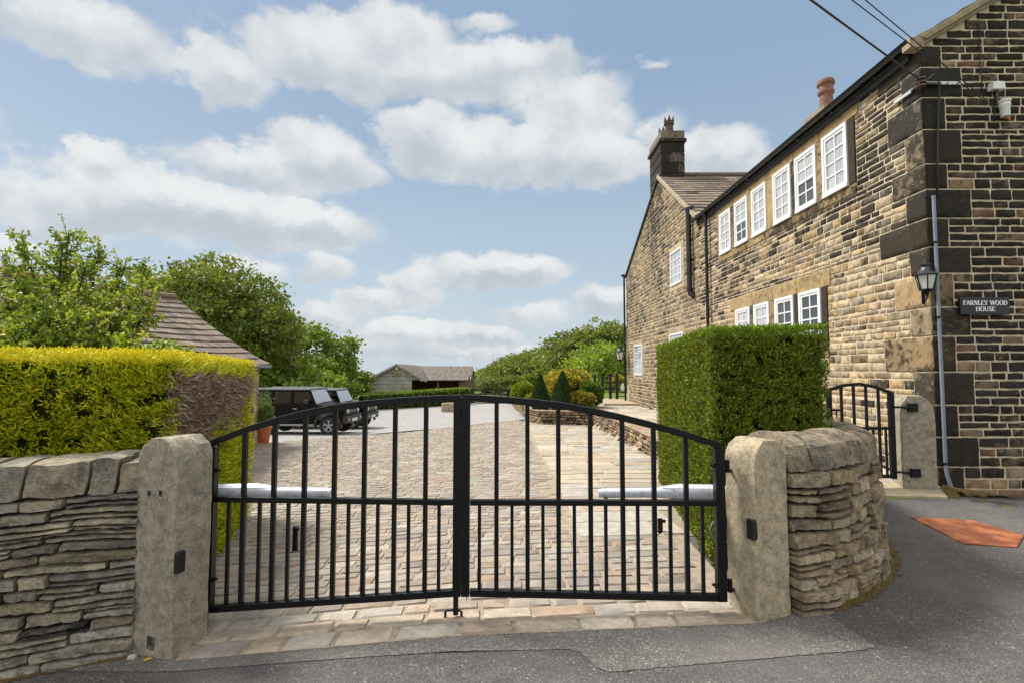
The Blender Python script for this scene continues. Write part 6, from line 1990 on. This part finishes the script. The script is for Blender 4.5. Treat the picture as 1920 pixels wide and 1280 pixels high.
# grey conduit down the corner
c0 = OG(1757.5, 372, .05); c1 = OG(1765, 880, .05); c2 = OG(1772, 918, .05)
mb = MB(); xx = CX + .055
mb.tube([(xx, CY - .055, c0.z), (xx, CY - .055, .36), (xx + .01, CY - .06, .26), (xx + .05, CY - .075, .09)], .021, 12)
mb.tube([(xx, CY - .055, c0.z - .0), (xx, CY - .055, c0.z + .03)], .025, 12)
cd = empty('conduit_pipe', (xx, CY - .055, .1), 0, 'grey plastic conduit pipe running down the near corner of the house', 'pipe')
under(cd, mb.build('pipe', M['conduit'], smooth=True, sharp=40))
for py in (455, 595, 868):
    z = OG(1760, py, .05).z; mb = MB(); mb.tube([(xx, CY - .055, z - .015), (xx, CY - .055, z + .015)], .028, 12); mb.box(xx - .05, CY - .045, z - .012, xx + .05, CY - .022, z + .012); under(cd, mb.build('clip', M['black_plastic']))
def cable(pts, r, label, name='cable', seg=6, mat='cable', grp=None):
    mb = MB(); mb.tube([tuple(p) for p in pts], r, seg)
    return tag(mb.build(name, M[mat], smooth=True), label, 'cable', grp)
BR = OG(1712, 158, .12)
cable([OG(1722, 160, .12), OG(1738, 150, .14), OG(1752, 139, .14), OG(1760, 143, .10), OG(1761, 160, .06), OG(1759.5, 200, .045), OG(1757.5, 290, .04), OG(1757.5, 372, .045)], .012, 'thick black cable looping over the wall bracket and down to the grey conduit')
# bracket wrapping the corner
mb = MB(); a = OG(1736, 157, .04); b = OG(1806, 157, .04); mb.box(a.x, CY - .055, a.z - .022, b.x, CY - .030, a.z + .022)
za = a.z
br = empty('wall_bracket', (CX, CY, za), 0, 'galvanised strap bracket with brown insulators wrapped round the top house corner', 'bracket')
q1 = OW(1716, 170, CX - .05).y
mb.box(CX - .055, CY + .02, za - .045, CX - .030, CY + .42, za - .0)
under(br, mb.build('strap', M['galv'], bevel=.004))
mb = MB()
for px in (1754, 1776, 1796):
    p = OG(px, 157, .057); mb.tube([tuple(p), (p.x, p.y - .012, p.z)], .009, 6)
under(br, mb.build('bolts', M['black_iron']))
for dz in (-.05, 0, .05):
    mb = MB(); mb.lathe([(.03, -.02), (.055, -.012), (.055, .008), (.03, .02)], (CX - .08, CY - .10, za + dz - .02), 14); under(br, mb.build('insulator', M['porcelain'], smooth=True, sharp=40))
mb = MB(); mb.bar((CX - .08, CY - .10, za - .03), (CX + .22, CY - .05, za - .02), .03, .03); mb.bar((CX - .08, CY - .10, za - .03), (CX - .045, CY + .1, za - .03), .03, .03); under(br, mb.build('hook', M['steel_plate']))
# overhead cables coming in from a pole behind the viewer's left
def overhead(e, px, py, D, r, label, sag=.10):
    e = Vector(e); p = W(px, py, D); d = p - e; far = e + d * 4.2
    pts = []
    for k in range(30):
        t_ = k / 29 * 4.2; q = e + d * t_; q.z -= sag * math.sin(math.pi * min(1, t_ / 4.2)) * 1.0 - sag * math.sin(math.pi / 4.2) * t_ * (1 if t_ <= 1 else 1 / t_)
        pts.append(q)
    mb = MB(); mb.tube([tuple(v) for v in pts], r, 6)
    return tag(mb.build('overhead_cable', M['cable'], smooth=True), label, 'cable', 'overhead cables to the house corner')
overhead((CX - .10, CY - .12, za), 1520, 0, 4.6, .011, 'thickest overhead cable, leftmost, ending at the corner bracket')
ins = OG(1866, 205, .12)
overhead(ins, 1597, 0, 4.9, .006, 'middle of the three overhead cables, running to the white insulator', .03)
overhead(ins + Vector((.01, 0, .015)), 1622, 0, 4.9, .006, 'right-hand overhead cable, running to the white insulator', .03)
# white detector box and insulator
p = OG(1867, 163, .06); root = empty('sensor_box', p, 0, 'small white box sensor fixed high on the dark gable wall', 'sensor')
mb = MB(); mb.prism([(-.082, -.055), (.088, -.055), (.075, .05), (-.068, .05)], lambda u, v, d: (p.x + u, p.y + d, p.z + v), -.05, .04); under(root, mb.build('case', M['white_plastic'], bevel=.006, fix=True))
mb = MB(); mb.bar((p.x - .0, p.y + .0, p.z - .055), (p.x - .0, p.y + .0, p.z - .20), .035, .03); mb.tube([(p.x + .02, p.y, p.z - .1), (p.x + .03, p.y - .02, p.z - .17), (p.x + .04, p.y, p.z - .22)], .004, 5); under(root, mb.build('mount', M['black_plastic']))
p = OG(1884, 204, .10); root = empty('insulator_bracket', p, 0, 'ribbed white porcelain insulator on an orange rusty bracket below the sensor box', 'insulator')
mb = MB(); mb.lathe([(.045, -.11), (.052, -.09), (.055, .02), (.062, .03), (.062, .06), (.055, .075), (.068, .085), (.068, .11), (.03, .12)], (p.x, p.y, p.z), 18); under(root, mb.build('insulator', M['white_plastic'], smooth=True, sharp=35))
mb = MB(); mb.bar((p.x + .09, CY - .05, p.z - .14), (p.x + .09, CY - .05, p.z + .06), .03, .03); mb.bar((p.x, p.y, p.z - .12), (p.x + .09, CY - .05, p.z - .12), .025, .02); mb.bar((p.x + .09, CY - .05, p.z + .03), (p.x + .03, p.y, p.z + .03), .02, .02); under(root, mb.build('bracket', plain('rusty orange bracket', (.45, .13, .04), .8, .3, 20)))
cable([OG(1836, 40, .03), OG(1837, 80, .03), OG(1838, 130, .03), OG(1842, 172, .03)], .006, 'thin dark cable running down the dark gable wall from the roof verge', seg=5)
cable([OG(1742, 73, .03), OG(1790, 74, .03), OG(1830, 82, .03), OG(1838, 92, .03)], .005, 'thin dark cable running level beneath the gable verge', seg=5)
cable([ins, OG(1862, 225, .05), OG(1868, 245, .03), OG(1880, 252, .03), OG(1893, 248, .03)], .005, 'thin dark cable curling below the white insulator', seg=5)
# name board
SX0, SX1 = OG(1793, 575).x, OG(1884, 575).x; SZ1, SZ0 = OG(1840, 559).z, OG(1840, 591).z
sg = empty('house_sign', ((SX0 + SX1) / 2, CY - .05, SZ0), 0, 'black name board with white lettering on the dark gable wall', 'sign')
mb = MB(); mb.box(SX0, CY - .062, SZ0, SX1, CY - .028, SZ1); under(sg, mb.build('board', plain('black slate board', (.012, .012, .014), .3, .2, 8, .03), bevel=.004))
GL_ = {  # strokes in a unit box: (x0, y0, x1, y1, weight)
 'F': (.62, [(.15, 0, .15, 1, 1), (.15, .95, .6, .95, .45), (.15, .52, .45, .52, .45), (.02, .03, .3, .03, .3), (.02, .97, .3, .97, .3), (.6, .78, .6, 1, .3)]),
 'A': (.78, [(.05, 0, .38, 1, .5), (.38, 1, .72, 0, 1), (.18, .35, .58, .35, .4), (-.05, .03, .18, .03, .3), (.56, .03, .85, .03, .3)]),
 'R': (.76, [(.15, 0, .15, 1, 1), (.15, .96, .48, .96, .4), (.15, .5, .48, .5, .4), (.48, .96, .58, .82, .8), (.58, .82, .58, .64, .9), (.58, .64, .48, .5, .8), (.35, .5, .66, 0, 1), (.02, .03, .3, .03, .3), (.02, .97, .2, .97, .3), (.56, .03, .76, .03, .3)]),
 'N': (.80, [(.15, 0, .15, 1, .5), (.15, 1, .66, 0, 1), (.66, 0, .66, 1, .5), (.0, .03, .3, .03, .3), (.0, .97, .25, .97, .3), (.52, .97, .8, .97, .3)]),
 'L': (.64, [(.15, 0, .15, 1, 1), (.15, .05, .62, .05, .45), (.02, .97, .3, .97, .3), (.62, .05, .62, .28, .3), (.02, .03, .2, .03, .3)]),
 'E': (.66, [(.15, 0, .15, 1, 1), (.15, .95, .6, .95, .45), (.15, .52, .48, .52, .4), (.15, .05, .62, .05, .45), (.02, .03, .2, .03, .3), (.02, .97, .2, .97, .3), (.6, .78, .6, 1, .3), (.63, 0, .63, .25, .3)]),
 'Y': (.74, [(.04, 1, .38, .48, 1), (.68, 1, .38, .48, .5), (.38, .5, .38, 0, 1), (-.05, .97, .22, .97, .3), (.54, .97, .8, .97, .3), (.22, .03, .54, .03, .3)]),
 'W': (1.05, [(.05, 1, .28, 0, 1), (.28, 0, .5, .95, .5), (.5, .95, .74, 0, 1), (.74, 0, .98, 1, .5), (-.04, .97, .2, .97, .3), (.86, .97, 1.1, .97, .3), (.38, .97, .58, .97, .3)]),
 'O': (.82, [(.28, .02, .12, .25, .7), (.12, .25, .10, .75, 1), (.10, .75, .28, .98, .7), (.28, .98, .52, .98, .5), (.52, .98, .70, .75, .7), (.70, .75, .70, .25, 1), (.70, .25, .52, .02, .7), (.52, .02, .28, .02, .5)]),
 'D': (.80, [(.15, 0, .15, 1, 1), (.15, .96, .45, .96, .4), (.45, .96, .68, .75, .8), (.68, .75, .68, .25, 1), (.68, .25, .45, .04, .8), (.45, .04, .15, .04, .4), (.02, .03, .2, .03, .3), (.02, .97, .2, .97, .3)]),
 'H': (.84, [(.15, 0, .15, 1, 1), (.66, 0, .66, 1, 1), (.15, .52, .66, .52, .4), (.0, .03, .3, .03, .3), (.0, .97, .3, .97, .3), (.52, .03, .82, .03, .3), (.52, .97, .82, .97, .3)]),
 'U': (.80, [(.15, 1, .15, .3, 1), (.15, .3, .28, .05, .8), (.28, .05, .50, .05, .5), (.50, .05, .66, .3, .6), (.66, .3, .66, 1, .5), (.0, .97, .3, .97, .3), (.54, .97, .8, .97, .3)]),
 'S': (.62, [(.54, .98, .54, .75, .3), (.5, .88, .3, .98, .5), (.3, .98, .12, .82, .8), (.12, .82, .18, .60, .9), (.18, .60, .46, .42, 1), (.46, .42, .52, .2, .9), (.52, .2, .32, .02, .8), (.32, .02, .08, .12, .5), (.06, 0, .06, .26, .3)]),
}
mb = MB()
def write(txt, cx, zb, h, wtot):
    ad = [(GL_[c][0] if c != ' ' else .45) for c in txt]; tot = sum(ad); k = wtot / tot; x = cx - wtot / 2
    for c, a_ in zip(txt, ad):
        if c != ' ':
            for i, (x0, y0, x1, y1, wt) in enumerate(GL_[c][1]):
                y_ = CY - .0645 - i * .00012
                mb.bar((x + x0 * k, y_, zb + y0 * h), (x + x1 * k, y_, zb + y1 * h), wt * h * .20, .004, (0, 1, 0))
        x += a_ * k
hh = SZ1 - SZ0; cx_ = (SX0 + SX1) / 2; sw_ = SX1 - SX0
write('FARNLEY WOOD', cx_ + .004, SZ0 + hh * .55, hh * .26, sw_ * .90); write('HOUSE', cx_ + .004, SZ0 + hh * .19, hh * .26, sw_ * .40)
under(sg, mb.build('lettering', plain('white lettering', (.85, .85, .85), .5, .03)))
# corner lantern
def lantern(base, s, label, parent_wall=None, arm=(0, 0)):
    x, y, z = base
    root = empty('wall_lantern', base, 0, label, 'lantern', 'hexagonal wall lanterns on the house')
    def L_(nm, mb, mat, par=root, **k):
        o = mb.build(nm, mat, None, **k); o.parent = par; return o
    mb = MB()
    mb.lathe([(.185 * s, .0), (.19 * s, .012 * s), (.13 * s, .05 * s), (.085 * s, .11 * s), (.065 * s, .17 * s), (.095 * s, .178 * s), (.10 * s, .20 * s), (.05 * s, .215 * s), (.015 * s, .24 * s), (.018 * s, .27 * s), (.002, .29 * s)], (0, 0, 0), 6); L_('cap', mb, M['lantern'], smooth=True, sharp=55)
    mb = MB(); mb.lathe([(.10 * s, -.245 * s), (.155 * s, -.004)], (0, 0, 0), 6); L_('glass', mb, M['lamp_glass'])
    mb = MB()
    for k in range(6):
        a = math.pi / 3 * k; mb.bar((.103 * s * math.cos(a), .103 * s * math.sin(a), -.25 * s), (.158 * s * math.cos(a), .158 * s * math.sin(a), 0), .018 * s, .018 * s, (math.cos(a), math.sin(a), 0))
    mb.lathe([(.02 * s, -.33 * s), (.03 * s, -.31 * s), (.05 * s, -.28 * s), (.115 * s, -.262 * s), (.115 * s, -.245 * s)], (0, 0, 0), 6); L_('cage', mb, M['black_iron'])
    mb = MB(); mb.tube([(0, 0, -.31 * s), (.02 * s, .02 * s, -.42 * s), (arm[0] * .6, arm[1] * .6, -.44 * s), (arm[0], arm[1], -.36 * s)], .014 * s, 8); mb.bar((arm[0], arm[1], -.5 * s), (arm[0], arm[1], -.2 * s), .07 * s, .02 * s, (0, 0, 1)); L_('bracket', mb, M['black_iron'])
    return root
M['lantern'] = plain('grey-black lantern metal', (.035, .04, .05), .4, .2, 12, .1)
lb = W(1737, 517, CY + .12); lb.x = W(1736, 517, CY + .10).x
lantern((CX - .26 if False else W(1736, 517, CY + .02).x, CY + .02, W(1736, 517, CY + .02).z), .74, 'grey-black lantern on the near corner of the house above the small gate', arm=(CX - .02 - W(1736, 517, CY + .02).x, .06))
fp = W(1163, 660, FY - .3); lantern((fp.x, FY - .3, fp.z), 1.4, 'small distant lantern on the far corner of the gabled wing', arm=(.25, .1))
# rusty inspection plate in the tarmac
q = [G(1708, 972), G(1822, 977), G(1921, 1005), G(1906, 1028), G(1806, 1021)]
mb = MB(); top_ = [(p.x, p.y, gz(p.x, p.y) + .016) for p in q]; bot = [(p.x, p.y, gz(p.x, p.y) + .002) for p in q]; n = 5
mb.add(top_ + bot, [tuple(range(n))[::-1]] + [(i, (i + 1) % n, n + (i + 1) % n, n + i) for i in range(n)])
tag(mb.build('rusty_plate', M['rust'], fix=True), 'rusty orange steel plate lying flat in the tarmac near the house', 'steel plate')
# moss strips
def moss(pts, w_, off=.010):
    mb = MB(); n = len(pts); vs = []; cs = []
    for i, (x, y) in enumerate(pts):
        a = Vector(pts[max(0, i - 1)]); b = Vector(pts[min(n - 1, i + 1)]); d = (b - a).normalized(); nn = Vector((d.y, -d.x))
        for k, t_ in enumerate((0, .35, .7, 1)):
            X, Y = x + nn.x * w_ * t_, y + nn.y * w_ * t_; vs.append((X, Y, gz(X, Y) + off)); cs.append((1, .75, .35, 0)[k])
    mb.add(vs, grid_faces(3, n - 1)); mb.c = [np.array([[c, c, c, 1] for c in cs])]
    return tag(mb.build('moss', M['moss']), kind='stuff')
moss([(5.15, 6.22), (5.45, 6.60), (6.2, 6.60), (7.2, 6.60), (8.5, 6.6)], .32)
moss([(2.02, 3.40), (2.38, 3.58), (2.74, 3.88), (3.06, 4.26), (3.28, 4.72), (3.5, 5.3), (3.7, 5.9), (3.84, 6.3)], .13)
moss([(-6, 1.95), (-3.0, 2.98), (-2.35, 3.2)], .10)
# flag threshold under the small gate
mb = MB(); q = [(3.95, 6.30), (5.10, 6.12), (5.35, 6.6), (3.95, 6.75)]; mb.add([(x, y, gz(x, y) + .03) for x, y in q] + [(x, y, gz(x, y) - .02) for x, y in q], [(0, 1, 2, 3), (4, 5, 1, 0), (5, 6, 2, 1), (7, 4, 0, 3)], (.42, .36, .24, -.5)); tag(mb.build('threshold', M['sett']), kind='structure')
# fallen leaf and pebble at the foot of the left post
p = G(276, 1240); mb = MB(); mb.add([(p.x - .03, p.y, p.z + .012), (p.x, p.y - .018, p.z + .014), (p.x + .035, p.y, p.z + .022), (p.x, p.y + .02, p.z + .018)], [(0, 1, 2, 3)]); tag(mb.build('fallen_leaf', plain('yellow leaf', (.55, .36, .02), .7, .1)), 'yellow fallen leaf at the foot of the left gatepost', 'leaf')
p = G(247, 1237); vs, fs = rbox((.045, .03, .025), 3, .5, .004, 3, lambda q_: (q_.x + p.x, q_.y + p.y, q_.z + p.z + .018)); mb = MB(); mb.add(vs, fs); tag(mb.build('pebble', plain('pale pebble', (.5, .46, .38), .8, .1)), 'pale pebble lying beside the foot of the left gatepost', 'pebble')

# small weeds and dry grass where the walls meet the tarmac
q = np.random.default_rng(77); PW = []
for line, n, w_ in (([(2.02, 3.40), (2.38, 3.58), (2.74, 3.88), (3.06, 4.26), (3.28, 4.72), (3.5, 5.3), (3.7, 5.9)], 34, .05), ([(5.3, 6.5), (5.5, 6.6), (6.5, 6.6), (7.5, 6.6)], 30, .06), ([(-3.3, 2.90), (-2.4, 3.2)], 16, .03)):
    for k in range(n):
        i = q.integers(len(line) - 1); t_ = q.random(); x = lerp(line[i][0], line[i + 1][0], t_); y = lerp(line[i][1], line[i + 1][1], t_) - q.random() * w_
        for j in range(q.integers(4, 12)): PW.append((x + q.normal(0, .012) + .01, y + q.normal(0, .012), gz(x, y) + .004))
PW = np.array(PW); n = len(PW)
tag(leaves('weeds', PW, norm(q.normal(0, .6, (n, 3)) + np.array([0, 0, .8])), q.uniform(.012, .045, n), .12, colmix(n, [(.16, .20, .04), (.28, .22, .09), (.10, .15, .03)], [2, 2, 1]), M['leaf']), kind='stuff')
